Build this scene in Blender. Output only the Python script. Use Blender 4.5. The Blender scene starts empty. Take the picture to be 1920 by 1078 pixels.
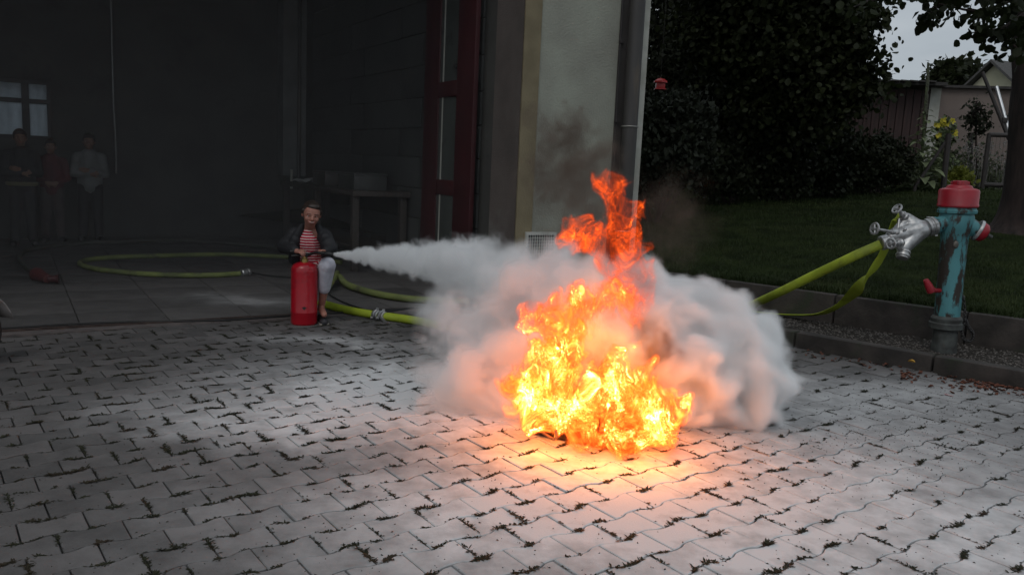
import bpy, bmesh, math, random
import numpy as np
from mathutils import Vector, Matrix, noise as mnoise
R = math.radians
random.seed(7)
RNG = np.random.default_rng(7)
S = bpy.context.scene
COL = S.collection

# ------------------------------------------------------------------ camera
F_PX, PITCH, ROLL, EYE = 1533.0, .1466, .0456, 1.30
FWD = Vector((0, math.cos(PITCH), -math.sin(PITCH)))
_up0 = Vector((0, math.sin(PITCH), math.cos(PITCH)))
RIGHT = Vector((1, 0, 0)) * math.cos(ROLL) + _up0 * math.sin(ROLL)
UP = -Vector((1, 0, 0)) * math.sin(ROLL) + _up0 * math.cos(ROLL)
cd = bpy.data.cameras.new('camera')
cam = bpy.data.objects.new('camera', cd)
COL.objects.link(cam)
cam.matrix_world = Matrix(((RIGHT.x, UP.x, -FWD.x, 0), (RIGHT.y, UP.y, -FWD.y, 0), (RIGHT.z, UP.z, -FWD.z, EYE), (0, 0, 0, 1)))
cd.sensor_width = 36; cd.lens = F_PX / 1920 * 36
cd.clip_start = .05; cd.clip_end = 400
S.camera = cam

# ------------------------------------------------------------------ world: overcast evening sky
SUN_EL, SUN_AZ = R(48), R(200)
w = bpy.data.worlds.new('World'); S.world = w; w.use_nodes = True
nt = w.node_tree; nt.nodes.clear()
def N(t, nt_=None, **kw):
    n = (nt_ or nt).nodes.new(t)
    for k, v in kw.items():
        if k.startswith('i_'):
            n.inputs[k[2:].replace('_', ' ')].default_value = v
        else: setattr(n, k, v)
    return n
out = N('ShaderNodeOutputWorld'); bg = N('ShaderNodeBackground')
sky = N('ShaderNodeTexSky'); sky.sky_type = 'NISHITA'; sky.sun_disc = False
sky.sun_elevation = SUN_EL; sky.sun_rotation = SUN_AZ
tc = N('ShaderNodeTexCoord'); sep = N('ShaderNodeSeparateXYZ'); nt.links.new(tc.outputs['Generated'], sep.inputs[0])
zr = N('ShaderNodeMapRange'); nt.links.new(sep.outputs['Z'], zr.inputs['Value'])
zr.inputs['From Min'].default_value = -.05; zr.inputs['From Max'].default_value = 1.0
zr.inputs['To Min'].default_value = 1.0; zr.inputs['To Max'].default_value = 1.6     # overcast: the zenith is brighter than the horizon
mp = N('ShaderNodeMapping'); mp.inputs['Scale'].default_value = (1.6, 1.6, 6.5)
nt.links.new(tc.outputs['Generated'], mp.inputs['Vector'])
nz = N('ShaderNodeTexNoise'); nz.inputs['Scale'].default_value = 1.5; nz.inputs['Detail'].default_value = 5; nz.inputs['Roughness'].default_value = .5
nt.links.new(mp.outputs[0], nz.inputs['Vector'])
cr = N('ShaderNodeValToRGB'); cr.color_ramp.elements[0].position = .33; cr.color_ramp.elements[1].position = .7
cr.color_ramp.elements[0].color = (2.9, 3.3, 3.7, 1); cr.color_ramp.elements[1].color = (4.9, 5.2, 5.4, 1)
nt.links.new(nz.outputs['Fac'], cr.inputs[0])
mul = N('ShaderNodeVectorMath', operation='SCALE'); nt.links.new(cr.outputs[0], mul.inputs[0]); nt.links.new(zr.outputs[0], mul.inputs['Scale'])
mx = N('ShaderNodeMix', data_type='RGBA'); mx.inputs[0].default_value = .93
nt.links.new(sky.outputs[0], mx.inputs[6]); nt.links.new(mul.outputs[0], mx.inputs[7])
nt.links.new(mx.outputs[2], bg.inputs['Color']); bg.inputs['Strength'].default_value = .10
nt.links.new(bg.outputs[0], out.inputs['Surface'])

sl = bpy.data.lights.new('sun', 'SUN'); sl.energy = .5; sl.angle = R(25); sl.color = (1, .97, .92)
sun = bpy.data.objects.new('sun', sl); COL.objects.link(sun)
# soft light through the cloud, from behind the camera and above
sd = Vector((math.sin(SUN_AZ) * math.cos(SUN_EL), math.cos(SUN_AZ) * math.cos(SUN_EL), math.sin(SUN_EL)))
sun.rotation_euler = sd.to_track_quat('Z', 'Y').to_euler()

S.view_settings.view_transform = 'Standard'; S.view_settings.look = 'None'
S.view_settings.gamma = 1; S.view_settings.use_curve_mapping = False
S.view_settings.exposure = 0
S.cycles.max_bounces = 10; S.cycles.diffuse_bounces = 4; S.cycles.glossy_bounces = 3
S.cycles.transmission_bounces = 4; S.cycles.volume_bounces = 9; S.cycles.transparent_max_bounces = 12
S.cycles.sample_clamp_indirect = 3.0
S.cycles.volume_step_rate = 1.0; S.cycles.volume_max_steps = 384
S.cycles.use_adaptive_sampling = True; S.cycles.adaptive_threshold = .02

# ------------------------------------------------------------------ where a point of the photograph stands in the place
CAMP = Vector((0, 0, EYE))
def ray(x, y): return FWD + RIGHT * ((x - 960) / F_PX) - UP * ((y - 539) / F_PX)
def gz(x, y, z=0.0):
    d = ray(x, y); return CAMP + d * ((z - EYE) / d.z)
def at(x, y, Y):
    d = ray(x, y); return CAMP + d * (Y / d.y)
def proj(p):
    v = Vector(p) - CAMP; d = v.dot(FWD)
    if d < .05: return None
    return (960 + F_PX * v.dot(RIGHT) / d, 539 - F_PX * v.dot(UP) / d, d)

# ------------------------------------------------------------------ materials
MATS = {}
def mat(name, c1, c2=None, scale=8, rough=.8, bump=0, bscale=60, metal=0, detail=5, contrast=(.35, .65), spec=.5, aniso=(1, 1, 1), c3=None, s3=2.5, t3=(.55, .65), trans=0, sheen=0):
    if name in MATS: return MATS[name]
    m = bpy.data.materials.new(name); m.use_nodes = True; t = m.node_tree
    b = t.nodes['Principled BSDF']
    b.inputs['Roughness'].default_value = rough; b.inputs['Metallic'].default_value = metal
    b.inputs['Specular IOR Level'].default_value = spec
    c2 = c2 or tuple(v * .8 for v in c1)
    co = N('ShaderNodeTexCoord', t); mpn = N('ShaderNodeMapping', t); mpn.inputs['Scale'].default_value = aniso
    t.links.new(co.outputs['Object'], mpn.inputs[0])
    n1 = N('ShaderNodeTexNoise', t); n1.inputs['Scale'].default_value = scale; n1.inputs['Detail'].default_value = detail
    t.links.new(mpn.outputs[0], n1.inputs['Vector'])
    r1 = N('ShaderNodeValToRGB', t); r1.color_ramp.elements[0].position = contrast[0]; r1.color_ramp.elements[1].position = contrast[1]
    r1.color_ramp.elements[0].color = (*c2, 1); r1.color_ramp.elements[1].color = (*c1, 1)
    t.links.new(n1.outputs['Fac'], r1.inputs[0]); src = r1.outputs[0]
    if c3:
        n3 = N('ShaderNodeTexNoise', t); n3.inputs['Scale'].default_value = s3; n3.inputs['Detail'].default_value = 8; n3.inputs['Roughness'].default_value = .65
        t.links.new(mpn.outputs[0], n3.inputs['Vector'])
        mr = N('ShaderNodeMapRange', t); mr.inputs['From Min'].default_value = t3[0]; mr.inputs['From Max'].default_value = t3[1]
        t.links.new(n3.outputs['Fac'], mr.inputs['Value'])
        mxn = N('ShaderNodeMix', t, data_type='RGBA'); t.links.new(mr.outputs[0], mxn.inputs[0]); t.links.new(src, mxn.inputs[6]); mxn.inputs[7].default_value = (*c3, 1)
        src = mxn.outputs[2]
    t.links.new(src, b.inputs['Base Color'])
    if bump:
        n2 = N('ShaderNodeTexNoise', t); n2.inputs['Scale'].default_value = bscale; n2.inputs['Detail'].default_value = 6
        t.links.new(mpn.outputs[0], n2.inputs['Vector'])
        bp = N('ShaderNodeBump', t); bp.inputs['Strength'].default_value = 1; bp.inputs['Distance'].default_value = bump
        t.links.new(n2.outputs['Fac'], bp.inputs['Height']); t.links.new(bp.outputs[0], b.inputs['Normal'])
    if trans:
        tr = N('ShaderNodeBsdfTranslucent', t); t.links.new(src, tr.inputs['Color'])
        ms = N('ShaderNodeMixShader', t); ms.inputs[0].default_value = trans
        t.links.new(b.outputs[0], ms.inputs[1]); t.links.new(tr.outputs[0], ms.inputs[2])
        t.links.new(ms.outputs[0], t.nodes['Material Output'].inputs['Surface'])
    MATS[name] = m
    return m

# ------------------------------------------------------------------ mesh building
def frame(d):
    d = Vector(d).normalized()
    a = Vector((0, 0, 1)) if abs(d.z) < .9 else Vector((1, 0, 0))
    u = d.cross(a).normalized(); return u, d.cross(u).normalized(), d
class MB:
    def __init__(s): s.v = []; s.f = []; s.mi = []; s.cur = 0
    def add(s, vs, fs):
        o = len(s.v); s.v += [tuple(x) for x in vs]; s.f += [tuple(i + o for i in f) for f in fs]; s.mi += [s.cur] * len(fs); return s
    def box(s, c, sz, rot=None, bev=0):
        c = Vector(c); h = Vector(sz) / 2; rot = rot or Matrix.Identity(3)
        if not bev:
            vs = [c + rot @ Vector((x * h.x, y * h.y, z * h.z)) for x in (-1, 1) for y in (-1, 1) for z in (-1, 1)]
            return s.add(vs, [(0, 1, 3, 2), (4, 6, 7, 5), (0, 4, 5, 1), (2, 3, 7, 6), (0, 2, 6, 4), (1, 5, 7, 3)])
        bm = bmesh.new(); bmesh.ops.create_cube(bm, size=1)
        for v in bm.verts: v.co = Vector((v.co.x * sz[0], v.co.y * sz[1], v.co.z * sz[2]))
        bmesh.ops.bevel(bm, geom=list(bm.edges), offset=bev, segments=2, affect='EDGES', profile=.6)
        vs = [c + rot @ v.co for v in bm.verts]; bm.verts.index_update()
        fs = [tuple(v.index for v in f.verts) for f in bm.faces]; bm.free()
        return s.add(vs, fs)
    def tube(s, pts, r, n=10, flat=1.0, cap=True):
        """a tube along pts; r a number or one per point; flat squeezes it across"""
        pts = [Vector(p) for p in pts]; k = len(pts); rs = [r] * k if not hasattr(r, '__len__') else r
        vs = []; u = None
        for i, p in enumerate(pts):
            d = (pts[min(i + 1, k - 1)] - pts[max(i - 1, 0)]).normalized()
            if u is None: u, v, _ = frame(d)
            else:
                u = (u - d * u.dot(d)).normalized(); v = d.cross(u)
            for j in range(n):
                a = 2 * math.pi * j / n
                vs.append(p + (u * math.cos(a) + v * math.sin(a) * flat) * rs[i])
        fs = [(i * n + j, i * n + (j + 1) % n, (i + 1) * n + (j + 1) % n, (i + 1) * n + j) for i in range(k - 1) for j in range(n)]
        if cap: fs += [tuple(range(n))[::-1], tuple((k - 1) * n + j for j in range(n))]
        return s.add(vs, fs)
    def lathe(s, prof, o=(0, 0, 0), d=(0, 0, 1), n=28):
        """prof: (height, radius) along axis d from o"""
        u, v, d = frame(d); o = Vector(o); vs = []
        for (h, r) in prof:
            for j in range(n):
                a = 2 * math.pi * j / n; vs.append(o + d * h + (u * math.cos(a) + v * math.sin(a)) * max(r, 1e-4))
        k = len(prof)
        fs = [(i * n + j, (i + 1) * n + j, (i + 1) * n + (j + 1) % n, i * n + (j + 1) % n) for i in range(k - 1) for j in range(n)]
        fs += [tuple(range(n)), tuple((k - 1) * n + j for j in range(n))[::-1]]
        return s.add(vs, fs)
    def capsule(s, p, q, a, b, n=10):
        p = Vector(p); q = Vector(q); d = q - p; L = d.length
        if L < 1e-5: d = Vector((0, 0, 1)); L = 1e-4
        pr = [(-a * math.cos(t), a * math.sin(t)) for t in (0.0, .5, 1.0, math.pi / 2)]
        pr += [(L + b * math.sin(t), b * math.cos(t)) for t in (0.0, .5, 1.0, math.pi / 2)]
        return s.lathe(pr, p, d, n)
    def ell(s, c, r, rot=None, n=16, m=10):
        c = Vector(c); rot = rot or Matrix.Identity(3); vs = []
        for i in range(1, m):
            t = math.pi * i / m
            for j in range(n):
                a = 2 * math.pi * j / n
                vs.append(c + rot @ Vector((r[0] * math.sin(t) * math.cos(a), r[1] * math.sin(t) * math.sin(a), r[2] * math.cos(t))))
        fs = [(i * n + j, (i + 1) * n + j, (i + 1) * n + (j + 1) % n, i * n + (j + 1) % n) for i in range(m - 2) for j in range(n)]
        o = len(vs); vs += [c + rot @ Vector((0, 0, r[2])), c - rot @ Vector((0, 0, r[2]))]
        fs += [(o, j, (j + 1) % n) for j in range(n)] + [(o + 1, (m - 2) * n + (j + 1) % n, (m - 2) * n + j) for j in range(n)]
        return s.add(vs, fs)
    def torus(s, c, d, R_, r, n=20, m=8):
        u, v, d = frame(d); c = Vector(c); vs = []
        for i in range(n):
            a = 2 * math.pi * i / n; e = u * math.cos(a) + v * math.sin(a)
            for j in range(m):
                b = 2 * math.pi * j / m; vs.append(c + e * (R_ + r * math.cos(b)) + d * r * math.sin(b))
        return s.add(vs, [(i * m + j, ((i + 1) % n) * m + j, ((i + 1) % n) * m + (j + 1) % m, i * m + (j + 1) % m) for i in range(n) for j in range(m)])
    def build(s, name, m, parent=None, smooth=True, angle=40, loc=None):
        me = bpy.data.meshes.new(name); me.from_pydata(s.v, [], s.f)
        for x in (m if isinstance(m, (list, tuple)) else [m]): me.materials.append(x)
        if any(s.mi): me.polygons.foreach_set('material_index', s.mi)
        me.update()
        if smooth:
            me.shade_smooth()
            try: me.set_sharp_from_angle(angle=R(angle))
            except Exception: pass
        o = bpy.data.objects.new(name, me); COL.objects.link(o)
        if parent is not None:
            o.parent = parent
            o.matrix_parent_inverse = parent.matrix_basis.inverted()
        return o
def tag(o, label=None, cat=None, group=None, kind=None):
    if label: o['label'] = label
    if cat: o['category'] = cat
    if group: o['group'] = group
    if kind: o['kind'] = kind
    return o
def thing(name, loc, label, cat, group=None):
    o = bpy.data.objects.new(name, None); COL.objects.link(o); o.location = loc; o.empty_display_size = .1
    return tag(o, label, cat, group)
def smooth_path(pts, k=8):
    """Catmull-Rom through pts"""
    P = [Vector(p) for p in pts]; P = [P[0] * 2 - P[1]] + P + [P[-1] * 2 - P[-2]]; o = []
    for i in range(1, len(P) - 2):
        for j in range(k):
            t = j / k; a, b, c, d = P[i - 1:i + 3]
            o.append(.5 * ((2 * b) + (c - a) * t + (2 * a - 5 * b + 4 * c - d) * t * t + (3 * b - a - 3 * c + d) * t ** 3))
    o.append(P[-2]); return o
def lerp(a, b, t): return a + (b - a) * t
# ================================================================== THE SETTING
# frame of the fire station: D along its front, M into the building, the front stands on the line through P0
FA = R(31.8)
D = Vector((math.cos(FA), math.sin(FA), 0)); M = Vector((-math.sin(FA), math.cos(FA), 0)); P0 = gz(250, 607)
def fs(s, m, z=0.0): return P0 + D * s + M * m + Vector((0, 0, z))
def fac(x, y, m=0.0):
    """the point of the plane m metres behind the front that shows at photo point x, y"""
    d = ray(x, y); t = ((P0 + M * m - CAMP).dot(M)) / d.dot(M); return CAMP + d * t
def s_of(p): return (Vector(p) - P0).dot(D)
ROTF = Matrix((D, M, Vector((0, 0, 1)))).transposed()
# kerb line
K0 = gz(1488, 651); K1 = gz(1920, 731); KD = (K1 - K0).normalized(); KN = Vector((-KD.y, KD.x, 0))
if KN.y < 0: KN = -KN
def kp(s, n, z=0.0): return K0 + KD * s + KN * n + Vector((0, 0, z))
ROTK = Matrix((KD, KN, Vector((0, 0, 1)))).transposed()

# ---- paving: wavy interlocking concrete stones laid in rows
PA, PL, PW, AMP = .6385, .2062, .1464, .0095
PO = Vector((-1.508, 2.612, 0)); Pa = Vector((math.cos(PA), math.sin(PA), 0)); Pb = Vector((-math.sin(PA), math.cos(PA), 0))
def wavy(c): return math.tanh(2.3 * c) / math.tanh(2.3)
def stone_pos(u, v): return PO + Pa * (u * PL) + Pb * (v * PW)

def paving_material(name, base, dark, bed=False):
    m = bpy.data.materials.new(name); m.use_nodes = True; t = m.node_tree; L = t.links.new
    b = t.nodes['Principled BSDF']; b.inputs['Roughness'].default_value = .85; b.inputs['Specular IOR Level'].default_value = .35
    g = N('ShaderNodeNewGeometry', t)
    oi = N('ShaderNodeObjectInfo', t); at_ = N('ShaderNodeAttribute', t); at_.attribute_name = 'rnd'
    rn = N('ShaderNodeMath', t, operation='ADD'); L(oi.outputs['Random'], rn.inputs[0]); L(at_.outputs['Fac'], rn.inputs[1])
    fr = N('ShaderNodeMath', t, operation='FRACT'); L(rn.outputs[0], fr.inputs[0])
    nf = N('ShaderNodeTexNoise', t); nf.inputs['Scale'].default_value = 130; nf.inputs['Detail'].default_value = 6; nf.inputs['Roughness'].default_value = .7
    L(g.outputs['Position'], nf.inputs['Vector'])
    nm = N('ShaderNodeTexNoise', t); nm.inputs['Scale'].default_value = 7; nm.inputs['Detail'].default_value = 7; nm.inputs['Roughness'].default_value = .62
    L(g.outputs['Position'], nm.inputs['Vector'])
    r1 = N('ShaderNodeValToRGB', t); r1.color_ramp.elements[0].color = (*dark, 1); r1.color_ramp.elements[1].color = (*base, 1)
    r1.color_ramp.elements[0].position = .3; r1.color_ramp.elements[1].position = .66
    mm = N('ShaderNodeMath', t, operation='ADD'); L(nf.outputs['Fac'], mm.inputs[0]); L(nm.outputs['Fac'], mm.inputs[1])
    m2 = N('ShaderNodeMath', t, operation='MULTIPLY_ADD'); L(fr.outputs[0], m2.inputs[0]); m2.inputs[1].default_value = .35; 
    mh = N('ShaderNodeMath', t, operation='MULTIPLY_ADD'); L(mm.outputs[0], mh.inputs[0]); mh.inputs[1].default_value = .5; mh.inputs[2].default_value = -.17
    L(mh.outputs[0], m2.inputs[2]); L(m2.outputs[0], r1.inputs[0])
    # extinguishing powder that has settled: patches with their own outline
    nx = N('ShaderNodeTexNoise', t); nx.inputs['Scale'].default_value = 1.3; nx.inputs['Detail'].default_value = 6; nx.inputs['Roughness'].default_value = .6
    L(g.outputs['Position'], nx.inputs['Vector'])
    vs_ = N('ShaderNodeVectorMath', t, operation='SUBTRACT'); L(nx.outputs['Color'], vs_.inputs[0]); vs_.inputs[1].default_value = (.5, .5, .5)
    va = N('ShaderNodeVectorMath', t, operation='SCALE'); L(vs_.outputs[0], va.inputs[0]); va.inputs['Scale'].default_value = 1.0
    vp = N('ShaderNodeVectorMath', t, operation='ADD'); L(va.outputs[0], vp.inputs[0]); L(g.outputs['Position'], vp.inputs[1])
    prev = None
    for (px, py, rx, ry, wt) in POWDER:
        c = gz(px, py)
        s1 = N('ShaderNodeVectorMath', t, operation='SUBTRACT'); L(vp.outputs[0], s1.inputs[0]); s1.inputs[1].default_value = (c.x, c.y, 0)
        s2 = N('ShaderNodeVectorMath', t, operation='MULTIPLY'); L(s1.outputs[0], s2.inputs[0]); s2.inputs[1].default_value = (1 / rx, 1 / ry, 0)
        ln = N('ShaderNodeVectorMath', t, operation='DOT_PRODUCT'); L(s2.outputs[0], ln.inputs[0]); L(s2.outputs[0], ln.inputs[1])
        ng = N('ShaderNodeMath', t, operation='MULTIPLY'); L(ln.outputs['Value'], ng.inputs[0]); ng.inputs[1].default_value = -1
        ex = N('ShaderNodeMath', t, operation='EXPONENT'); L(ng.outputs[0], ex.inputs[0])
        ma = N('ShaderNodeMath', t, operation='MULTIPLY_ADD'); L(ex.outputs[0], ma.inputs[0]); ma.inputs[1].default_value = wt
        if prev: L(prev, ma.inputs[2])
        else: ma.inputs[2].default_value = 0.03
        prev = ma.outputs[0]
    # break it up: finer mottling, trodden and swept
    mr = N('ShaderNodeMapRange', t); mr.inputs['From Min'].default_value = .3; mr.inputs['From Max'].default_value = .62; mr.inputs['To Min'].default_value = .62; mr.inputs['To Max'].default_value = 1.12
    L(nm.outputs['Fac'], mr.inputs['Value'])
    pm = N('ShaderNodeMath', t, operation='MULTIPLY'); L(prev, pm.inputs[0]); L(mr.outputs[0], pm.inputs[1])
    rr = N('ShaderNodeMath', t, operation='MULTIPLY_ADD'); L(fr.outputs[0], rr.inputs[0]); rr.inputs[1].default_value = .16; rr.inputs[2].default_value = .90
    p3 = N('ShaderNodeMath', t, operation='MULTIPLY', use_clamp=True); L(pm.outputs[0], p3.inputs[0]); L(rr.outputs[0], p3.inputs[1])
    mxn = N('ShaderNodeMix', t, data_type='RGBA'); L(p3.outputs[0], mxn.inputs[0]); L(r1.outputs[0], mxn.inputs[6])
    mxn.inputs[7].default_value = (.50, .505, .51, 1) if bed else (.60, .60, .605, 1)
    L(mxn.outputs[2], b.inputs['Base Color'])
    bp = N('ShaderNodeBump', t); bp.inputs['Strength'].default_value = .7; bp.inputs['Distance'].default_value = .0022
    L(nf.outputs['Fac'], bp.inputs['Height']); L(bp.outputs[0], b.inputs['Normal'])
    return m
POWDER = [(1500, 900, 1.7, 1.2, .75), (1280, 1020, 1.0, .6, .38), (1650, 740, 1.1, .5, .38), (730, 730, .80, .60, 1.0), (560, 790, .70, .34, .50),
          (620, 640, .50, .22, .55), (960, 740, .9, .8, .55), (820, 960, .60, .45, .34), (330, 770, .5, .30, .14), (1800, 1000, .5, .5, .12), (455, 562, .50, .22, .32), (1120, 960, .6, .5, .3)]
M_STONE = paving_material('concrete_stone', (.088, .080, .078), (.043, .040, .039))
M_BED = paving_material('joint_sand', (.034, .030, .025), (.012, .011, .009), True)

def stone_outline(par):
    """outline of one stone in (u, v) metres from its left joint top"""
    n = 7; top = []; bot = []; gap = .0029
    for i in range(n + 1):
        u = i / n
        top.append((u, -AMP + AMP * wavy(math.cos(2 * math.pi * u)) - gap))
        bot.append((u, -PW - AMP + AMP * wavy(math.cos(2 * math.pi * (u - .5))) + gap))
    o = [(lerp(gap, PL - gap, u), v) for u, v in bot] + [(lerp(gap, PL - gap, u), v) for u, v in reversed(top)]
    return o
def stone_geo():
    o = stone_outline(0); cx = PL / 2; cy = -PW / 2; k = len(o); vs = []
    for s_, z in ((1.0, -.022), (1.0, -.0025), (.965, .0)):
        for (x, y) in o:
            if s_ < 1:
                dx, dy = cx - x, cy - y; l = math.hypot(dx, dy); x += dx / l * .0042; y += dy / l * .0042
            vs.append(Vector((x, y, z)))
    fsx = [(i, (i + 1) % k, k + (i + 1) % k, k + i) for i in range(k)] + [(k + i, k + (i + 1) % k, 2 * k + (i + 1) % k, 2 * k + i) for i in range(k)]
    fsx += [tuple(range(2 * k, 3 * k))]
    return vs, fsx
SV, SF = stone_geo()
sm = bpy.data.meshes.new('paving_stone'); sm.from_pydata([tuple(v) for v in SV], [], SF); sm.materials.append(M_STONE)
PROT = Matrix((Pa, Pb, Vector((0, 0, 1)))).transposed()
paving = tag(bpy.data.objects.new('paving', None), 'grey interlocking wavy concrete paving dusted with white powder', kind='structure')
COL.objects.link(paving)
cells = []
for v in range(-22, 50):
    for u in range(-40, 60):
        uu = u + (.5 if v % 2 else 0)
        c = stone_pos(uu + .5, v - .5)
        if (c - P0).dot(M) > -.19 or (c - K0).dot(KN) > .02 or c.y < .9 or abs(c.x) > c.y * .9 + 1.6: continue
        if (c - P0).dot(D) < -2.6: continue
        q = proj(c); vis = q is not None and -60 < q[0] < 1980 and 300 < q[1] < 1130
        cells.append((0 if vis else 1, c.length, uu, v))
cells.sort()
mbs = MB(); rnds = []
for i, (nv, dist, uu, v) in enumerate(cells):
    rr = random.Random(int(uu * 2) * 977 + v)
    p = stone_pos(uu, v) + Vector((0, 0, rr.uniform(-.0022, .0012) + .002))
    tilt = Matrix.Rotation(rr.gauss(0, .006), 3, 'X') @ Matrix.Rotation(rr.gauss(0, .006), 3, 'Y') @ Matrix.Rotation(rr.gauss(0, .006), 3, 'Z')
    RM = PROT @ tilt
    if i < 300:
        o = bpy.data.objects.new('paving_stone', sm); COL.objects.link(o); o.parent = paving
        o.matrix_basis = Matrix.Translation(p) @ RM.to_4x4()
    else:
        mbs.add([p + RM @ q for q in SV], SF); rnds.append(rr.random())
far = mbs.build('distant_paving_stones', M_STONE, paving, smooth=False); far['kind'] = 'stuff'
att = far.data.attributes.new('rnd', 'FLOAT', 'POINT'); att.data.foreach_set('value', np.repeat(np.array(rnds, np.float32), len(SV)))

b = MB(); b.add([(-60, -30, -.014), (60, -30, -.014), (60, 90, -.014), (-60, 90, -.014)], [(0, 1, 2, 3)])
tag(b.build('ground', M_BED), 'dark sandy ground under and between the paving stones', kind='structure')

# ---- kerbs, gravel strip, lawn
M_KERB = mat('kerb_concrete', (.052, .043, .038), (.020, .017, .015), scale=5, rough=.9, bump=.004, bscale=45, c3=(.025, .03, .018), s3=3)
ZG, ZK1 = .105, .12
kerb = tag(bpy.data.objects.new('kerb', None), 'low dark concrete kerb between the paving and the gravel strip', kind='structure'); COL.objects.link(kerb)
for i in range(-5, 7):
    q = MB(); q.box(kp(i * 1.0 + .5, .06, ZK1 / 2 - .05), (.985, .12, ZK1 + .1), ROTK, bev=.012); q.build('kerb_stone', M_KERB, kerb)
K2o = gz(1360, 526, .35); K2e = gz(1920, 600, .35)
K2D = (K2e - K2o).normalized(); K2N = Vector((-K2D.y, K2D.x, 0)); K2N = K2N if K2N.y > 0 else -K2N
ROTK2 = Matrix((K2D, K2N, Vector((0, 0, 1)))).transposed()
ZL = .35
def k2p(s, n, z=0.0): q = K2o + K2D * s + K2N * n; return Vector((q.x, q.y, z))
kerb2 = tag(bpy.data.objects.new('retaining_kerb', None), 'taller dark concrete edging that holds back the lawn', kind='structure'); COL.objects.link(kerb2)
for i in range(-5, 7):
    q = MB(); q.box(k2p(i * 1.0 + .5, .05, ZL / 2 - .05), (.985, .10, ZL + .1), ROTK2, bev=.012); q.build('edging_stone', M_KERB, kerb2)
M_GRAV = mat('gravel_bed', (.045, .039, .034), (.016, .014, .012), scale=40, rough=.95, bump=.012, bscale=70, spec=.1)
b = MB(); b.add([kp(-5, .1, ZG), kp(7, .1, ZG), k2p(7, .04, ZG), k2p(-5, .04, ZG)], [(0, 1, 2, 3)])
tag(b.build('gravel_strip', M_GRAV), 'dark strip of fine gravel between the two kerbs', kind='structure')
b = MB()
for i in range(5200):
    s_ = random.uniform(-2.0, 3.4); t_ = random.random(); p = kp(s_, .13, ZG).lerp(k2p(s_, -.01, ZG), t_); r = random.uniform(.004, .012)
    rt = Matrix.Rotation(random.uniform(0, 6.3), 3, 'Z')
    vs = [p + rt @ Vector((x * r * random.uniform(.7, 1.3), y * r * random.uniform(.6, 1), z * r * .6)) for x, y, z in ((1, 0, 0), (0, 1, 0), (-1, 0, 0), (0, -1, 0), (0, 0, 1), (.3, .3, .9))]
    b.add(vs, [(0, 1, 5), (1, 2, 4), (2, 3, 4), (3, 0, 4), (0, 5, 4), (5, 1, 4)])
tag(b.build('gravel', mat('gravel_stone', (.13, .115, .105), (.028, .025, .022), scale=30, rough=.9), smooth=False), 'loose small grey stones lying on the strip behind the kerb', kind='stuff')

def lawn_z(p):
    n = (Vector(p) - K2o).dot(K2N); q = max(0, n - .1)
    return ZL + .01 + .098 * q * min(1, 9.2 / max(q, .01) if q > 9.2 else 1) + .02 * mnoise.noise(Vector((p[0], p[1], 0)) * .8)
M_LAWN = mat('lawn_soil', (.020, .028, .010), (.010, .014, .006), scale=3, rough=.95, bump=.02, bscale=30, spec=.02)
b = MB(); nx_, ny_ = 60, 60
vs = []
for j in range(ny_ + 1):
    for i in range(nx_ + 1):
        n_ = .095 + (j / ny_) ** 1.7 * 60; s_ = -9 + i / nx_ * 60 * (.35 + .65 * j / ny_)
        q = k2p(s_ - 3, n_); vs.append((q.x, q.y, lawn_z(q) if n_ > .2 else ZL - .006))
b.add(vs, [(j * (nx_ + 1) + i, j * (nx_ + 1) + i + 1, (j + 1) * (nx_ + 1) + i + 1, (j + 1) * (nx_ + 1) + i) for j in range(ny_) for i in range(nx_)])
tag(b.build('lawn', M_LAWN), 'dark green lawn rising behind the kerb towards the hedge', kind='structure')

def blades(mb, p, n, h, sp, wd=.004, lean=.5):
    for _ in range(n):
        a = random.uniform(0, 6.28); d = Vector((math.cos(a), math.sin(a), 0)); s_ = Vector((-d.y, d.x, 0)) * wd
        o = p + Vector((random.uniform(-sp, sp), random.uniform(-sp, sp), 0)); hh = h * random.uniform(.5, 1.2); l = hh * random.uniform(.1, lean)
        mid = o + d * l * .4 + Vector((0, 0, hh * .6)); tip = o + d * l + Vector((0, 0, hh))
        mb.add([o - s_, o + s_, mid + s_ * .7, mid - s_ * .7, tip], [(0, 1, 2, 3), (3, 2, 4)])
M_GRASS = mat('grass_blade', (.034, .052, .015), (.016, .026, .008), scale=1.2, rough=.7, spec=.2, c3=(.05, .056, .022), s3=1.5, t3=(.5, .75), trans=.25)
b = MB(); cnt = 0; tries = 0
while cnt < 17000 and tries < 200000:
    tries += 1
    n_ = .12 + 11 * random.random() ** 1.8; p = k2p(random.uniform(-7, 7), n_); p.z = lawn_z(p) - .012
    q = proj(p)
    if q is None or q[0] < 1120 or q[0] > 1960 or q[1] > 720: continue
    f_ = max(1, p.y / 8); blades(b, p, 4, .060 * (.8 + .2 * f_) * (.6 + .8 * mnoise.noise(p * .9) ** 2 * 2), .07 * f_, .0026 * f_ + .0006, .9); cnt += 1
for i in range(900):      # taller tufts hanging over the edging
    p = k2p(random.uniform(-3, 4), .09 + abs(random.gauss(0, .05)), ZL); blades(b, p, 3, .07, .03, .003, 1.2)
tag(b.build('grass', M_GRASS, smooth=False), 'short uneven grass growing on the lawn', kind='stuff')
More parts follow.
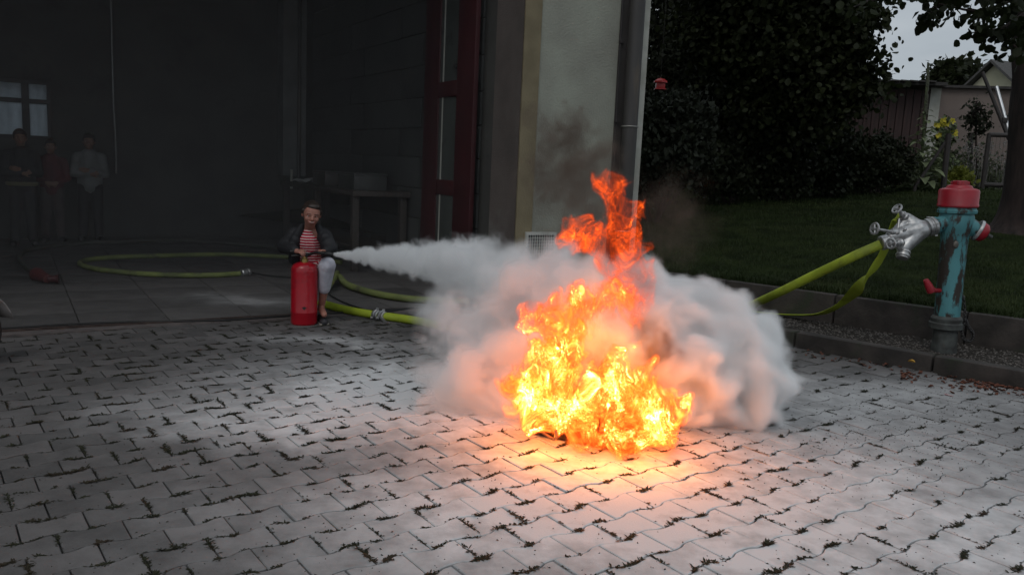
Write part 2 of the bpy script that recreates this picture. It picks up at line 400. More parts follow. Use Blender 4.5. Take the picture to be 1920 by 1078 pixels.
# ================================================================== FIRE STATION
M_PLAST = mat('plaster', (.29, .30, .25), (.23, .23, .195), scale=2.2, rough=.92, bump=.006, bscale=55, c3=(.16, .152, .125), s3=.8, t3=(.55, .85))
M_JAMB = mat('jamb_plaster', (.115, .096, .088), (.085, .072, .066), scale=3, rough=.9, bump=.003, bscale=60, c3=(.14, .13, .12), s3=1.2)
M_TRIM = mat('ochre_trim', (.205, .17, .105), (.15, .125, .075), scale=4, rough=.9, bump=.003, bscale=60)
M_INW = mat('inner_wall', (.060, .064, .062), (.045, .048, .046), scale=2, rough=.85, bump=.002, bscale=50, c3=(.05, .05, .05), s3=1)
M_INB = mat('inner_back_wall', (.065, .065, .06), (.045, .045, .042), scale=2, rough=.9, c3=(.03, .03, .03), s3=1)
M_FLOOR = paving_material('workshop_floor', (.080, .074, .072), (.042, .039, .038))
M_DARK = mat('dark_roofing', (.03, .03, .03), (.02, .02, .02), rough=.9)
M_REDD = mat('red_door_paint', (.048, .006, .009), (.034, .005, .007), scale=3, rough=.6, c3=(.035, .006, .008), s3=5, t3=(.6, .75))
M_PIPE = mat('pipe_metal', (.05, .046, .044), (.03, .028, .027), scale=5, rough=.55, aniso=(1, 1, .2), c3=(.08, .065, .05), s3=3)
M_PALE = mat('pale_paint', (.42, .42, .38), (.33, .33, .29), scale=6, rough=.8, bump=.001)
M_WHITE = mat('white_plastic', (.50, .50, .47), (.38, .38, .35), scale=9, rough=.5)

pc = fac(973, 300); SC = s_of(pc)                 # s of the front corner of the opening
SE = s_of(fac(1183, 300)) ; SE2 = s_of(fac(1204, 200))
HB, HO, TW = 6.2, 4.3, .52
st = thing('fire_station', fs(SC, 0), 'plastered fire station with a wide dark open garage bay', 'building')
def fbox(s0, s1, m0, m1, z0, z1, name, mt, bev=0):
    q = MB(); q.box(fs((s0 + s1) / 2, (m0 + m1) / 2, (z0 + z1) / 2), (abs(s1 - s0), abs(m1 - m0), abs(z1 - z0)), ROTF, bev); return q.build(name, mt, st, smooth=bool(bev))
SB = s_of(fac(1003, 300))
DEP, SL = 6.65, -3.2     # depth of the hall, s of its left wall
SR = SC + .02
o = fbox(SC + .012, SE, .012, TW, -.1, HB, 'front_wall', M_PLAST)
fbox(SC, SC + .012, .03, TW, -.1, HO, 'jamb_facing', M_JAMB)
fbox(SC - .002, SB, -.004, .012, -.1, HB, 'trim_band', M_TRIM)
fbox(SE, SE2, -.03, TW, -.1, HB, 'corner_strip', M_PALE)
fbox(SL - .6, SC - .001, 0, TW, HO, HB, 'lintel_wall', M_PLAST)
fbox(SL - 3, SL, 0, TW, -.1, HB, 'left_front_wall', M_PLAST)
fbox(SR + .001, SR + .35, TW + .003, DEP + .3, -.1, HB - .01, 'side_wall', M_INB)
fbox(SE2 - .35, SE2, TW + .003, DEP + 2.3, -.1, HB - .01, 'outer_side_wall', M_PLAST)
WX0, WX1, WZ0, WZ1 = [0] * 4
a_ = fac(-20, 150, DEP); b_ = fac(99, 262, DEP)
WX0, WX1 = s_of(a_), s_of(b_); WZ1 = fac(60, 150, DEP).z; WZ0 = fac(60, 262, DEP).z
WX0 = WX1 - (WX1 - WX0) * 1.0
for args in ((SL - .3, WX0, 0, HB), (WX1, SR + .35, 0, HB), (WX0, WX1, -.1, WZ0), (WX0, WX1, WZ1, HB)):
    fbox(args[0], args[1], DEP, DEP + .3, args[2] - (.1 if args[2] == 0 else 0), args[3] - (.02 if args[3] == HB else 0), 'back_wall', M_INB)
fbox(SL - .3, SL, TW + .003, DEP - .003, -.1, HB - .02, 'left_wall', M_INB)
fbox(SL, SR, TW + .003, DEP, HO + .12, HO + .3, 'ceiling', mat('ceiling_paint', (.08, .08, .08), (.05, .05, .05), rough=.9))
fbox(SL - 3.1, SE2 + .35, -.5, DEP + 2.5, HB + .003, HB + .2, 'roof', M_DARK)
# window in the back wall: four frosted panes
M_FROST = bpy.data.materials.new('frosted_glass'); M_FROST.use_nodes = True
_t = M_FROST.node_tree; _b = _t.nodes['Principled BSDF']; _b.inputs['Base Color'].default_value = (.75, .78, .8, 1); _b.inputs['Roughness'].default_value = .4
_tr = N('ShaderNodeBsdfTranslucent', _t); _tr.inputs['Color'].default_value = (.42, .47, .50, 1)
_n = N('ShaderNodeTexNoise', _t); _n.inputs['Scale'].default_value = 3; _r = N('ShaderNodeValToRGB', _t); _t.links.new(_n.outputs['Fac'], _r.inputs[0])
_r.color_ramp.elements[0].color = (.32, .35, .37, 1); _r.color_ramp.elements[1].color = (.62, .66, .69, 1); _t.links.new(_r.outputs[0], _tr.inputs['Color'])
_m = N('ShaderNodeMixShader', _t); _m.inputs[0].default_value = .93; _t.links.new(_b.outputs[0], _m.inputs[1]); _t.links.new(_tr.outputs[0], _m.inputs[2])
_t.links.new(_m.outputs[0], _t.nodes['Material Output'].inputs['Surface'])
M_FRAME = mat('dark_frame', (.03, .025, .025), (.02, .018, .018), rough=.6)
q = MB(); fr = .055
for (x0, x1, z0, z1) in ((WX0, WX1, WZ0, WZ0 + fr), (WX0, WX1, WZ1 - fr, WZ1), (WX1 - fr, WX1, WZ0, WZ1), (WX0, WX0 + fr, WZ0, WZ1)):
    q.box(fs((x0 + x1) / 2, DEP + .05, (z0 + z1) / 2), (x1 - x0, .07, z1 - z0), ROTF)
win = q.build('window', M_FRAME, st, smooth=False)
xm = s_of(fac(48, 200, DEP)); zm = fac(60, 190, DEP).z
def wpart(x0, x1, z0, z1, m0, th, name, mt, par):
    q = MB(); q.box(fs((x0 + x1) / 2, m0, (z0 + z1) / 2), (x1 - x0, th, z1 - z0), ROTF); return q.build(name, mt, par, smooth=False)
wpart(xm - .045, xm + .045, WZ0 + fr, WZ1 - fr, DEP + .05, .062, 'mullion', M_FRAME, win)
wpart(WX0 + fr, xm - .046, zm - .03, zm + .03, DEP + .05, .06, 'transom', M_FRAME, win)
wpart(xm + .046, WX1 - fr, zm - .03, zm + .03, DEP + .05, .06, 'transom', M_FRAME, win)
for (x0, x1) in ((WX0 + fr, xm - .045), (xm + .045, WX1 - fr)):
    for (z0, z1) in ((WZ0 + fr, zm - .03), (zm + .03, WZ1 - fr)):
        wpart(x0, x1, z0, z1, DEP + .06, .008, 'pane', M_FROST, win)
# whitewashed panels of the right inner wall, one by one
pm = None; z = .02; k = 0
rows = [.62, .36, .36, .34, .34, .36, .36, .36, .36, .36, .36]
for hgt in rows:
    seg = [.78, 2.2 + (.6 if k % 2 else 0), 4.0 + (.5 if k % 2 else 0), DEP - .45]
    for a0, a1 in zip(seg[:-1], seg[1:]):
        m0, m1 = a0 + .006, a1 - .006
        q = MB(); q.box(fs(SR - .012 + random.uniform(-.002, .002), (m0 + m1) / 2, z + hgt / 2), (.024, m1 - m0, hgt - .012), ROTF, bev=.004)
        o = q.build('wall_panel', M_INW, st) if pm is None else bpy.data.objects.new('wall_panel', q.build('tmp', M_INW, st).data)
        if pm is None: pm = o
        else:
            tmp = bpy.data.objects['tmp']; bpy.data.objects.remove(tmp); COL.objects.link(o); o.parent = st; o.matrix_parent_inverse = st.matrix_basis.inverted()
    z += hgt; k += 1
# pale pilaster with pipes in the far corner
s0, s1 = s_of(fac(531, 200, DEP - .32)), s_of(fac(574, 200, DEP - .32))
zb = fac(550, 330, DEP - .32).z
fbox(s0, s1, DEP - .32, DEP - .003, zb, HO + .1, 'pilaster', mat('pilaster_paint', (.17, .175, .17), (.12, .12, .12), scale=3, rough=.8))
q = MB(); p_ = fs(s0 + (s1 - s0) * .66, DEP - .36, 0); q.tube([p_ + Vector((0, 0, zb - .22)), p_ + Vector((0, 0, HO))], .03, 10); q.build('heating_pipe', M_PIPE, st)
q = MB(); p_ = fs(s0 + (s1 - s0) * .35, DEP - .35, 0); q.tube([p_ + Vector((0, 0, zb - .2)), p_ + Vector((0, 0, zb + .1))], .022, 10); q.build('heating_pipe', M_PALE, st)
q = MB(); p_ = fac(213, 200, DEP - .1); pb = fac(217, 260, DEP - .1)
q.tube([(p_.x, p_.y, HO), (p_.x, p_.y, pb.z + .5), pb, pb + Vector((0, 0, -.5))], .016, 8); q.build('conduit', mat('bright_conduit', (.16, .16, .16), rough=.35, metal=.8), st)
# red folding door leaf, opened against the right wall
dl = SR - .14
ma, mb_ = .62, 1.76
def leaf(m0, m1, z0, z1, name, mt, th=.05, par=None):
    q = MB(); q.box(fs(dl, (m0 + m1) / 2, (z0 + z1) / 2), (th, m1 - m0, z1 - z0), ROTF, bev=.004 if th > .03 else 0); return q.build(name, mt, par or st)
def mm_(px):     # depth m of the leaf plane under photo column px
    d = ray(px, 250); n_ = D; t = ((fs(dl, 0) - CAMP).dot(n_)) / d.dot(n_); return (CAMP + d * t - P0).dot(M)
mL0, mL1, mR0, mR1 = mm_(797), mm_(823), mm_(857), mm_(889)
door = leaf(mL1, mL0, .02, HO - .08, 'door_leaf', M_REDD)
leaf(mR1, mR0, .02, HO - .08, 'stile', M_REDD, par=door)
def zd(px, py): 
    d = ray(px, py); t = ((fs(dl, 0) - CAMP).dot(D)) / d.dot(D); return (CAMP + d * t).z
for (zc, hh) in ((zd(840, 168), .16), (zd(840, 352), .16), (.12, .2), (HO - .18, .18), (3.12, .14)):
    leaf(mR0, mL1, zc - hh / 2, zc + hh / 2, 'rail', M_REDD, par=door)
M_GLD = mat('grimy_glass', (.075, .085, .08), (.05, .056, .052), scale=2, rough=.25, c3=(.03, .03, .03), s3=2)
for (z0, z1) in ((.24, zd(840, 352) - .08), (zd(840, 352) + .08, zd(840, 168) - .08), (zd(840, 168) + .08, 3.05), (3.19, HO - .27)):
    leaf(mR0 - .002, mL1 + .002, z0, z1, 'pane', M_GLD, .012, par=door)
    lx = mL1 - .08
    leaf(lx - .012, lx + .012, z0, z1, 'glazing_bar', M_PALE, .02, par=door)
# downpipe, cable and brackets on the front
sp = s_of(fac(1168, 250)); rp = .062
q = MB(); q.tube([fs(sp, -.10, -.05), fs(sp, -.10, HB)], rp * 1.25, 18); q.build('downpipe', M_PIPE, st)
fbox(s_of(fac(1151, 250)), SE + .001, .004, .011, -.1, HB - .003, 'pipe_shadow_strip', mat('pipe_shadow_paint', (.055, .05, .048), (.04, .037, .035), scale=4, rough=.8))  # dark strip on the wall, painted in as the downpipe's shadow
for zz in (zd(1168, 210), 3.6, .7):
    q = MB(); q.torus(fs(sp, -.10, zz), (0, 0, 1), rp * 1.30, .008, 18, 6); q.box(fs(sp, -.03, zz), (.03, .09, .02), ROTF); q.build('pipe_bracket', mat('zinc', (.30, .29, .27), rough=.5, metal=.6), st)
sc_ = s_of(fac(1153, 250))
pts = [fs(sc_ + .012 * math.sin(z * 1.7), -.012, z) for z in np.arange(.3, HB, .3)]
q = MB(); q.tube(pts, .009, 6); q.build('cable', M_FRAME, st)
for zz in (fac(1155, 78).z, fac(1155, 228).z): q = MB(); q.box(fs(sc_, -.016, zz), (.045, .025, .03), ROTF, bev=.004); q.build('cable_clip', M_FRAME, st)
# air vent with a white grille
v0, v1 = fac(984, 434), fac(1041, 436); vs0, vs1 = s_of(v0), s_of(v1); vz1 = (v0.z + v1.z) / 2; vz0 = vz1 - .30; ft = .028
q = MB()
for (x0, x1, z0, z1) in ((vs0, vs1, vz1 - ft, vz1), (vs0, vs1, vz0, vz0 + ft), (vs0, vs0 + ft, vz0 + ft, vz1 - ft), (vs1 - ft, vs1, vz0 + ft, vz1 - ft)):
    q.box(fs((x0 + x1) / 2, -.017, (z0 + z1) / 2), (x1 - x0, .026, z1 - z0), ROTF)
vent = q.build('air_vent', M_WHITE, st, smooth=False)
wpart(vs0 + ft, vs1 - ft, vz0 + ft, vz1 - ft, -.006, .004, 'backing', M_DARK, vent)
nb = 11
for i in range(1, nb):
    x = lerp(vs0 + ft, vs1 - ft, i / nb); wpart(x - .0038, x + .0038, vz0 + ft, vz1 - ft, -.018, .012, 'grille_bar', M_WHITE, vent)
for i in range(1, 8):
    zz = lerp(vz0 + ft, vz1 - ft, i / 8); wpart(vs0 + ft, vs1 - ft, zz - .0038, zz + .0038, -.0235, .006, 'grille_bar', M_WHITE, vent)
# dark stain smears on floor and threshold rail
fl = tag(bpy.data.objects.new('garage_floor', None), 'dark slabbed floor of the garage behind a steel threshold', kind='structure'); COL.objects.link(fl)
cs, cm = .62, .56; proto = None
nS = int((SR - SL) / cs) + 1; nM = int(DEP / cm) + 1
for i in range(nS):
    for j in range(nM):
        s_a = SR - .004 - (i + 1) * cs; s_b = SR - .004 - i * cs; m_a = .045 + j * cm; m_b = min(DEP, m_a + cm)
        if s_b < SL: continue
        if proto is None:
            q = MB(); q.box((0, 0, 0), (cs - .008, cm - .008, .05), None, bev=.003); proto = q.build('floor_slab', M_FLOOR, fl); o = proto
        else:
            o = bpy.data.objects.new('floor_slab', proto.data); COL.objects.link(o); o.parent = fl
        o.matrix_parent_inverse = Matrix.Identity(4)
        o.matrix_basis = Matrix.Translation(fs((s_a + s_b) / 2, m_a + cm / 2, -.0265 + random.uniform(-.001, .001))) @ ROTF.to_4x4()
M_STEEL = mat('rusty_steel', (.085, .06, .052), (.04, .028, .025), scale=12, rough=.6, metal=.4)
q = MB(); q.box(fs((SL + SC) / 2, -.025, -.004), (SC - SL, .05, .03), ROTF); q.box(fs((SL + SC) / 2, .03, -.012), (SC - SL, .022, .014), ROTF)
o = q.build('threshold_rail', M_STEEL, fl, smooth=False)
q = MB(); q.box(fs((SL + SC) / 2, -.115, -.012), (SC - SL, .115, .03), ROTF); q.build('concrete_edge_strip', mat('edge_concrete', (.12, .10, .095), (.07, .06, .058), scale=14, rough=.9), fl, smooth=False)

# ---- thin powder dust hanging in the bay
hzm = bpy.data.materials.new('bay_dust'); hzm.use_nodes = True; _t = hzm.node_tree; _t.nodes.clear(); _o = _t.nodes.new('ShaderNodeOutputMaterial'); _v = _t.nodes.new('ShaderNodeVolumePrincipled')
_v.inputs['Color'].default_value = (.80, .80, .82, 1); _v.inputs['Density'].default_value = .021; _v.inputs['Density Attribute'].default_value = ''; _t.links.new(_v.outputs[0], _o.inputs['Volume'])
q = MB(); q.box(fs((SL + SR) / 2 - .03, (DEP + .06) / 2, (HO + .1) / 2 + .01), (SR - SL - .12, DEP - .16, HO - .02), ROTF)
tag(q.build('powder_dust', hzm, smooth=False), 'thin pale dust hanging in the air of the dark garage', kind='stuff')

# ---- workbench with clutter along the right inner wall
M_WOOD = mat('bench_wood', (.055, .045, .038), (.03, .025, .022), scale=6, rough=.7, aniso=(1, 8, 8))
bs1 = SR - .05; bs0 = bs1 - .72; bm0, bm1 = 2.35, 5.3; bz = .94
wb = thing('workbench', fs((bs0 + bs1) / 2, (bm0 + bm1) / 2), 'long dark wooden workbench along the white block wall inside the garage', 'workbench')
def bpart(s0, s1, m0, m1, z0, z1, name, mt=M_WOOD, par=None, bev=.006):
    q = MB(); q.box(fs((s0 + s1) / 2, (m0 + m1) / 2, (z0 + z1) / 2), (s1 - s0, m1 - m0, z1 - z0), ROTF, bev); return q.build(name, mt, par or wb)
bpart(bs0, bs1, bm0, bm1, bz - .06, bz, 'bench_top')
for (s_, m_) in ((bs0 + .06, bm0 + .1), (bs1 - .06, bm0 + .1), (bs0 + .06, bm1 - .1), (bs1 - .06, bm1 - .1), (bs0 + .06, (bm0 + bm1) / 2)):
    bpart(s_ - .04, s_ + .04, m_ - .04, m_ + .04, 0, bz - .06, 'leg')
bpart(bs0 + .1, bs1 - .04, bm0 + .15, bm1 - .15, .25, .28, 'lower_shelf')
# things on it
def item_box(name, s_, m_, z0, sz, mt, label, cat, lid=None):
    t_ = thing(name, fs(s_, m_, z0), label, cat)
    q = MB(); q.box(fs(s_, m_, z0 + sz[2] / 2), sz, ROTF, .008); q.build('body', mt, t_)
    q = MB(); q.box(fs(s_, m_, z0 + sz[2] + .014), (sz[0] * 1.04, sz[1] * 1.04, .026), ROTF, .006); q.build('lid', lid or mt, t_)
    return t_
item_box('storage_crate', bs0 + .36, 3.0, bz, (.42, .55, .17), mat('grey_plastic', (.06, .065, .062), (.04, .042, .04), rough=.5), 'low grey lidded crate on the workbench nearest the red door', 'crate')
item_box('tool_box', bs0 + .33, 4.05, bz, (.35, .5, .16), mat('dark_box_paint', (.05, .045, .04), (.03, .028, .025), rough=.5), 'dark flat tool box in the middle of the workbench', 'tool box')
t_ = thing('cleaning_cloth', fs(bs0 + .25, 4.85, bz), 'crumpled pale cloth lying on the far end of the workbench', 'cloth')
q = MB(); bmm = bmesh.new(); bmesh.ops.create_grid(bmm, x_segments=14, y_segments=14, size=.17)
for v in bmm.verts: v.co.z = .035 + .05 * mnoise.noise(v.co * 9) + .03 * mnoise.noise(v.co * 23)
q.add([fs(bs0 + .25, 4.85, bz) + v.co for v in bmm.verts], [tuple(v.index for v in f.verts) for f in bmm.faces]); bmm.free()
o = q.build('fabric', mat('pale_cloth', (.45, .45, .45), (.35, .35, .35)), t_); md = o.modifiers.new('t', 'SOLIDIFY'); md.thickness = .006

# ================================================================== BACKGROUND BEYOND THE LAWN
YF, YS = 15.5, 19.0
# low wall under the garden fence, and the posts
M_BOARD = mat('dark_stained_board', (.050, .026, .024), (.028, .016, .015), scale=3, rough=.8, aniso=(6, 6, .6), bump=.002, bscale=20)
M_RUST = mat('dark_iron', (.030, .024, .022), (.018, .015, .014), scale=12, rough=.7)
M_SHED = mat('shed_render', (.185, .148, .132), (.155, .124, .11), scale=1.5, rough=.95, bump=.004, bscale=30, c3=(.15, .12, .11), s3=1)
p0, p1 = at(1150, 351, YF + 1.0), at(1990, 357, YF)
gf = thing('garden_fence', (p0 + p1) / 2, 'dark garden fence with low base wall and wire between iron posts', 'fence')
dv = (p1 - p0).normalized(); ang = math.atan2(dv.y, dv.x); RZ = Matrix.Rotation(ang, 3, 'Z')
q = MB(); c = (p0 + p1) / 2; q.box(c + Vector((0, 0, -.10)), ((p1 - p0).length, .12, .30), RZ, .01); q.build('base_wall', M_KERB, gf)
def post(px, y0, y1, r=.035, lean=None, name='post', mt=M_RUST, par=gf, Y=None):
    Y = Y or lerp(YF + 1, YF, (px - 1150) / 840)
    q = MB(); a = at(px if lean is None else lean, y1, Y - .02); b2 = at(px, y0, Y - .02); q.tube([a - Vector((0, 0, .15)), a, b2, b2 + Vector((0, 0, .01))], r, 8); return q.build(name, mt, par)
post(1779, 252, 356, .050, 1768, Y=14.4)
post(1776, 262, 350, .030, 1716, 'brace', Y=14.42)
q = MB(); 
for zz in (.35, .7, 1.0): 
    a = at(1768, 350, YF + .25); a.z = lawn_z(a) + zz + .1; q.tube([a, a + (p0 - a).normalized() * 6 + Vector((0, 0, .0))], .004, 4)
q.build('wire', M_RUST, gf)
# garden gate: tube frame with mesh
g0, g1 = at(1842, 352, YF - .1), at(1930, 356, YF - .3)
gg = thing('garden_gate', (g0 + g1) / 2, 'open dark iron gate frame beside the tree trunk', 'gate')
gt0 = at(1852, 254, YF - .1); gt1 = at(1934, 254, YF - .3); zt = (gt0.z + gt1.z) / 2
for (a, b2, n_) in ((Vector((g0.x, g0.y, g0.z - .1)), Vector((g0.x, g0.y, zt + .02)), 'stile'), (Vector((g1.x, g1.y, g1.z - .1)), Vector((g1.x, g1.y, zt + .02)), 'stile'),
                    (Vector((g0.x, g0.y, zt)), Vector((g1.x, g1.y, zt)), 'rail'), (Vector((g0.x, g0.y, g0.z + .06)), Vector((g1.x, g1.y, g0.z + .06)), 'rail')):
    q = MB(); q.tube([a, b2], .042, 8); q.build(n_, M_RUST, gg)
for i in range(1, 12):
    t_ = i / 12; q = MB(); q.tube([Vector((lerp(g0.x, g1.x, t_), lerp(g0.y, g1.y, t_), g0.z + .06)), Vector((lerp(g0.x, g1.x, t_), lerp(g0.y, g1.y, t_), zt))], .003, 4); q.build('mesh_wire', M_RUST, gg)
tag(post(1821, 250, 292, .05, 1819, 'garden_stake', M_RUST, None, YF + 1.8), 'short brown stake standing between the sapling and the yellow flowers', 'stake')

# ---- long shed: dark board front on the left, rendered wall on the right
sa, sb, sc2 = at(1180, 165, YS + 1.0), at(1746, 160, YS), at(2050, 162, YS - .6)
zr_ = sb.z; zg = .9
sh = thing('garden_shed', Vector((sb.x, sb.y, zg)), 'long low shed with dark board front, rendered end wall and flat roof', 'shed')
def wallbox(a, b2, z0, z1, th, name, mt, off=0, par=None):
    a = Vector((a.x, a.y, 0)); b2 = Vector((b2.x, b2.y, 0)); d = (b2 - a); n_ = Vector((-d.y, d.x, 0)).normalized(); c = (a + b2) / 2 + n_ * (th / 2 + off) + Vector((0, 0, (z0 + z1) / 2))
    q = MB(); q.box(c, (d.length, th, z1 - z0), Matrix.Rotation(math.atan2(d.y, d.x), 3, 'Z')); return q.build(name, mt, par or sh, smooth=False)
wallbox(sb, sc2, zg - .3, zr_ - .06, .3, 'rendered_wall', M_SHED)
cw = sb + (sc2 - sb).normalized() * .22
wallbox(sb + Vector((-.0, 0, 0)), cw, zg - .3, zr_ - .06, .03, 'corner_strip', M_PALE, -.034)
wallbox(sa, sb, zg - .3, zr_ - .25, .25, 'back_boarding', M_BOARD, .05)
bd = (sb - sa); n_b = int(bd.length / .17); bd_n = Vector((-bd.y, bd.x, 0)).normalized(); proto = None
ZB1 = zr_ - .1
for i in range(n_b):
    t0, t1 = i / n_b, (i + 1) / n_b; c = sa.lerp(sb, (t0 + t1) / 2); ln_ = bd.length / n_b - .018
    if proto is None:
        q = MB(); q.box((0, 0, 0), (ln_, .024, ZB1 - zg + .3)); proto = q.build('board', M_BOARD, sh, smooth=False); o = proto
    else: o = bpy.data.objects.new('board', proto.data); COL.objects.link(o); o.parent = sh
    o.matrix_parent_inverse = sh.matrix_basis.inverted()
    o.matrix_basis = Matrix.Translation(Vector((c.x, c.y, (ZB1 + zg - .3) / 2 + random.uniform(-.02, .01))) - bd_n * random.uniform(.0, .008)) @ Matrix.Rotation(math.atan2(bd.y, bd.x), 4, 'Z')
def slab(a, b2, z0, z1, dep, over, name, mt):
    a = Vector((a.x, a.y, 0)); b2 = Vector((b2.x, b2.y, 0)); d = (b2 - a); n_ = Vector((-d.y, d.x, 0)).normalized(); c = (a + b2) / 2 + n_ * (dep / 2 - over) + Vector((0, 0, (z0 + z1) / 2))
    q = MB(); q.box(c, (d.length, dep, z1 - z0), Matrix.Rotation(math.atan2(d.y, d.x), 3, 'Z')); return q.build(name, mt, sh, smooth=False)
M_ROOF = mat('roof_felt', (.055, .05, .048), (.03, .028, .027), scale=12, rough=.9)
slab(sa, sb + (sc2 - sb).normalized() * .2, zr_ - .055, zr_ + .02, 4, .45, 'roof', M_ROOF)
slab(sb + (sc2 - sb).normalized() * .205, sc2, zr_ - .057, zr_ + .0, 4, .12, 'roof', M_ROOF)
q = MB()
d_ = (sb - sa).normalized()
for i in range(34):
    p = sb - d_ * (.15 + i * .19) - bd_n * .40 + Vector((0, 0, .03)); p.z = zr_ + .02
    q.box(p, (.17, .3, .035), Matrix.Rotation(math.atan2(d_.y, d_.x), 3, 'Z') @ Matrix.Rotation(.05 + random.uniform(-.03, .03), 3, 'Y'), .006)
q.build('roof_tiles', M_ROOF, sh)
# ---- house behind
M_TILE = mat('roof_tile', (.075, .072, .070), (.045, .042, .040), scale=7, rough=.85, aniso=(1, 1, 6), bump=.01, bscale=16)
hs = thing('distant_house', Vector((at(1870, 160, 42).x, 42, 0)), 'pale yellow gabled house with grey tiled roof behind the shed', 'house')
YH = 42.0; A = at(1828, 160, YH); B = at(1866, 121, YH); Cc = at(1878, 160, YH)
hw = 4.6; ridge = B.z; gx = B.x; eave = A.z - .4
gl, gr = gx - 1.75, gx + 1.75
q = MB(); c1 = Vector((gl, YH, 0)); c2 = Vector((gr - .9, YH - 1.2, 0))
rdir = Vector((.93, .36, 0)).normalized()   # the ridge runs right and away
gn = Vector((rdir.y, -rdir.x, 0))       # the gable end spreads across it
Pk = Vector((B.x, YH, ridge)); W2 = 3.3; sl_ = 1.0
Lw = Pk - gn * -1 * 0
Lf = Vector((Pk.x, Pk.y, 0)) + gn * W2; Rt = Vector((Pk.x, Pk.y, 0)) - gn * W2
ze = ridge - W2 * .82
q.add([(Lf.x, Lf.y, 0), (Rt.x, Rt.y, 0), (Rt.x, Rt.y, ze), tuple(Pk), (Lf.x, Lf.y, ze)] + [tuple(Vector(v) + rdir * 9) for v in ((Lf.x, Lf.y, 0), (Rt.x, Rt.y, 0), (Rt.x, Rt.y, ze), tuple(Pk), (Lf.x, Lf.y, ze))],
      [(0, 1, 2, 3, 4), (9, 8, 7, 6, 5), (0, 4, 9, 5), (1, 6, 7, 2)])
q.build('wall', mat('yellow_render', (.40, .38, .28), (.32, .31, .22), scale=.8, rough=.9, c3=(.25, .24, .2), s3=.6), hs, smooth=False)
for sg in (1, -1):
    q = MB(); e = Vector((Pk.x, Pk.y, 0)) + gn * sg * (W2 + .35); a = Pk - rdir * .35 + Vector((0, 0, .08)); b2 = Vector((e.x, e.y, ze - .29 + .08)) - rdir * .35
    th = Vector((0, 0, .14))
    q.add([a, b2, b2 + rdir * 9.8, a + rdir * 9.8, a + th, b2 + th, b2 + rdir * 9.8 + th, a + rdir * 9.8 + th], [(0, 1, 2, 3), (4, 7, 6, 5), (0, 4, 5, 1), (1, 5, 6, 2), (2, 6, 7, 3), (3, 7, 4, 0)]); q.build('roof', M_TILE, hs, smooth=False)

# ---- trestle of two poles leaning behind the gate
tr_ = thing('pole_trestle', at(1890, 250, YF + .9), 'crossed dark and silver metal poles leaning behind the garden gate', 'trestle')
M_SILV = mat('bare_aluminium', (.62, .63, .64), (.5, .5, .5), rough=.35, metal=.9)
for (a, b2, r, mt, nm) in (((1842, 136), (1897, 275), .036, M_RUST, 'pole'), ((1868, 163), (1896, 262), .036, M_SILV, 'pole'), ((1883, 226), (1903, 201), .018, M_SILV, 'strut')):
    q = MB(); A1 = at(*a, YF + 1.3); B1 = at(*b2, YF + .9); q.tube([A1, B1], r, 10); q.build(nm, mt, tr_)
q = MB(); q.box(at(1883, 226, YF + 1.02), (.1, .08, .1), None, .01); q.build('clamp', M_RUST, tr_)
# ---- red bird feeder among the leaves
bf = thing('bird_feeder', at(1239, 180, 11.3), 'small red bird feeder hanging on a cord among dark leaves', 'bird feeder')
M_REDP = mat('red_plastic', (.42, .02, .02), (.30, .012, .014), rough=.45)
c = at(1238, 160, 11.3)
q = MB(); q.box(c + Vector((0, 0, -.01)), (.12, .10, .08), None, .01); q.build('body', M_REDP, bf)
q = MB(); q.lathe([(0, .10), (.02, .095), (.05, .05), (.06, .01)], c + Vector((0, 0, .03)), n=6); q.build('roof', M_REDP, bf)
q = MB(); q.box(c + Vector((0, 0, -.055)), (.15, .13, .012), None, .003); q.build('tray', M_REDP, bf)
q = MB(); q.tube([c + Vector((0, 0, .08)), c + Vector((.0, 0, 1.5))], .0025, 5); q.build('cord', M_RUST, bf)
# ================================================================== HYDRANT
hb = gz(1769, 659, ZG); HY = hb.y
htop = at(1800, 342, HY); HAX = (htop - hb).normalized(); HL = (htop - hb).length
M_TEAL = mat('teal_paint', (.075, .235, .255), (.05, .17, .19), scale=9, rough=.55, bump=.0015, bscale=60, c3=(.030, .024, .020), s3=10, t3=(.475, .535), aniso=(1, 1, .40), spec=.4)
M_IRON = mat('weathered_iron', (.075, .085, .080), (.025, .025, .024), scale=11, rough=.75, bump=.003, bscale=40)
M_REDH = mat('hydrant_red', (.31, .010, .022), (.22, .008, .016), scale=7, rough=.42, bump=.001, bscale=70, c3=(.10, .01, .015), s3=13, t3=(.62, .70))
M_ALU = mat('cast_aluminium', (.50, .50, .50), (.28, .28, .28), scale=22, rough=.42, metal=.85, bump=.0008, bscale=120)
hy = thing('hydrant', hb, 'weathered teal fire hydrant with red cap on the gravel strip', 'fire hydrant')
def hz(z): return hb + HAX * z
def hl(prof, name, mt, n=32, par=None): q = MB(); q.lathe(prof, hb, HAX, n); return q.build(name, mt, par or hy, angle=35)
hl([(-.05, .084), (.0, .086), (.16, .082), (.175, .082)], 'foot', M_IRON)
hl([(.17, .10), (.178, .113), (.215, .116), (.225, .104), (.25, .108), (.26, .098), (.27, .088)], 'base_flange', M_IRON)
hl([(.262, .086), (.50, .087), (.80, .089), (.86, .096), (.90, .108), (.94, .113), (.985, .115), (1.01, .108)], 'column', M_TEAL)
hl([(1.005, .112), (1.012, .128), (1.03, .130), (1.04, .122), (1.06, .122)], 'collar', M_TEAL)
cap = hl([(1.052, .128), (1.060, .134), (1.072, .134), (1.078, .130), (1.165, .132), (1.178, .126), (1.184, .108), (1.188, .088), (1.205, .078), (1.210, .060)], 'cap', M_REDH, 40)
hl([(1.205, .052), (1.236, .050), (1.240, .046)], 'cap_nut', M_REDH, 8, cap)
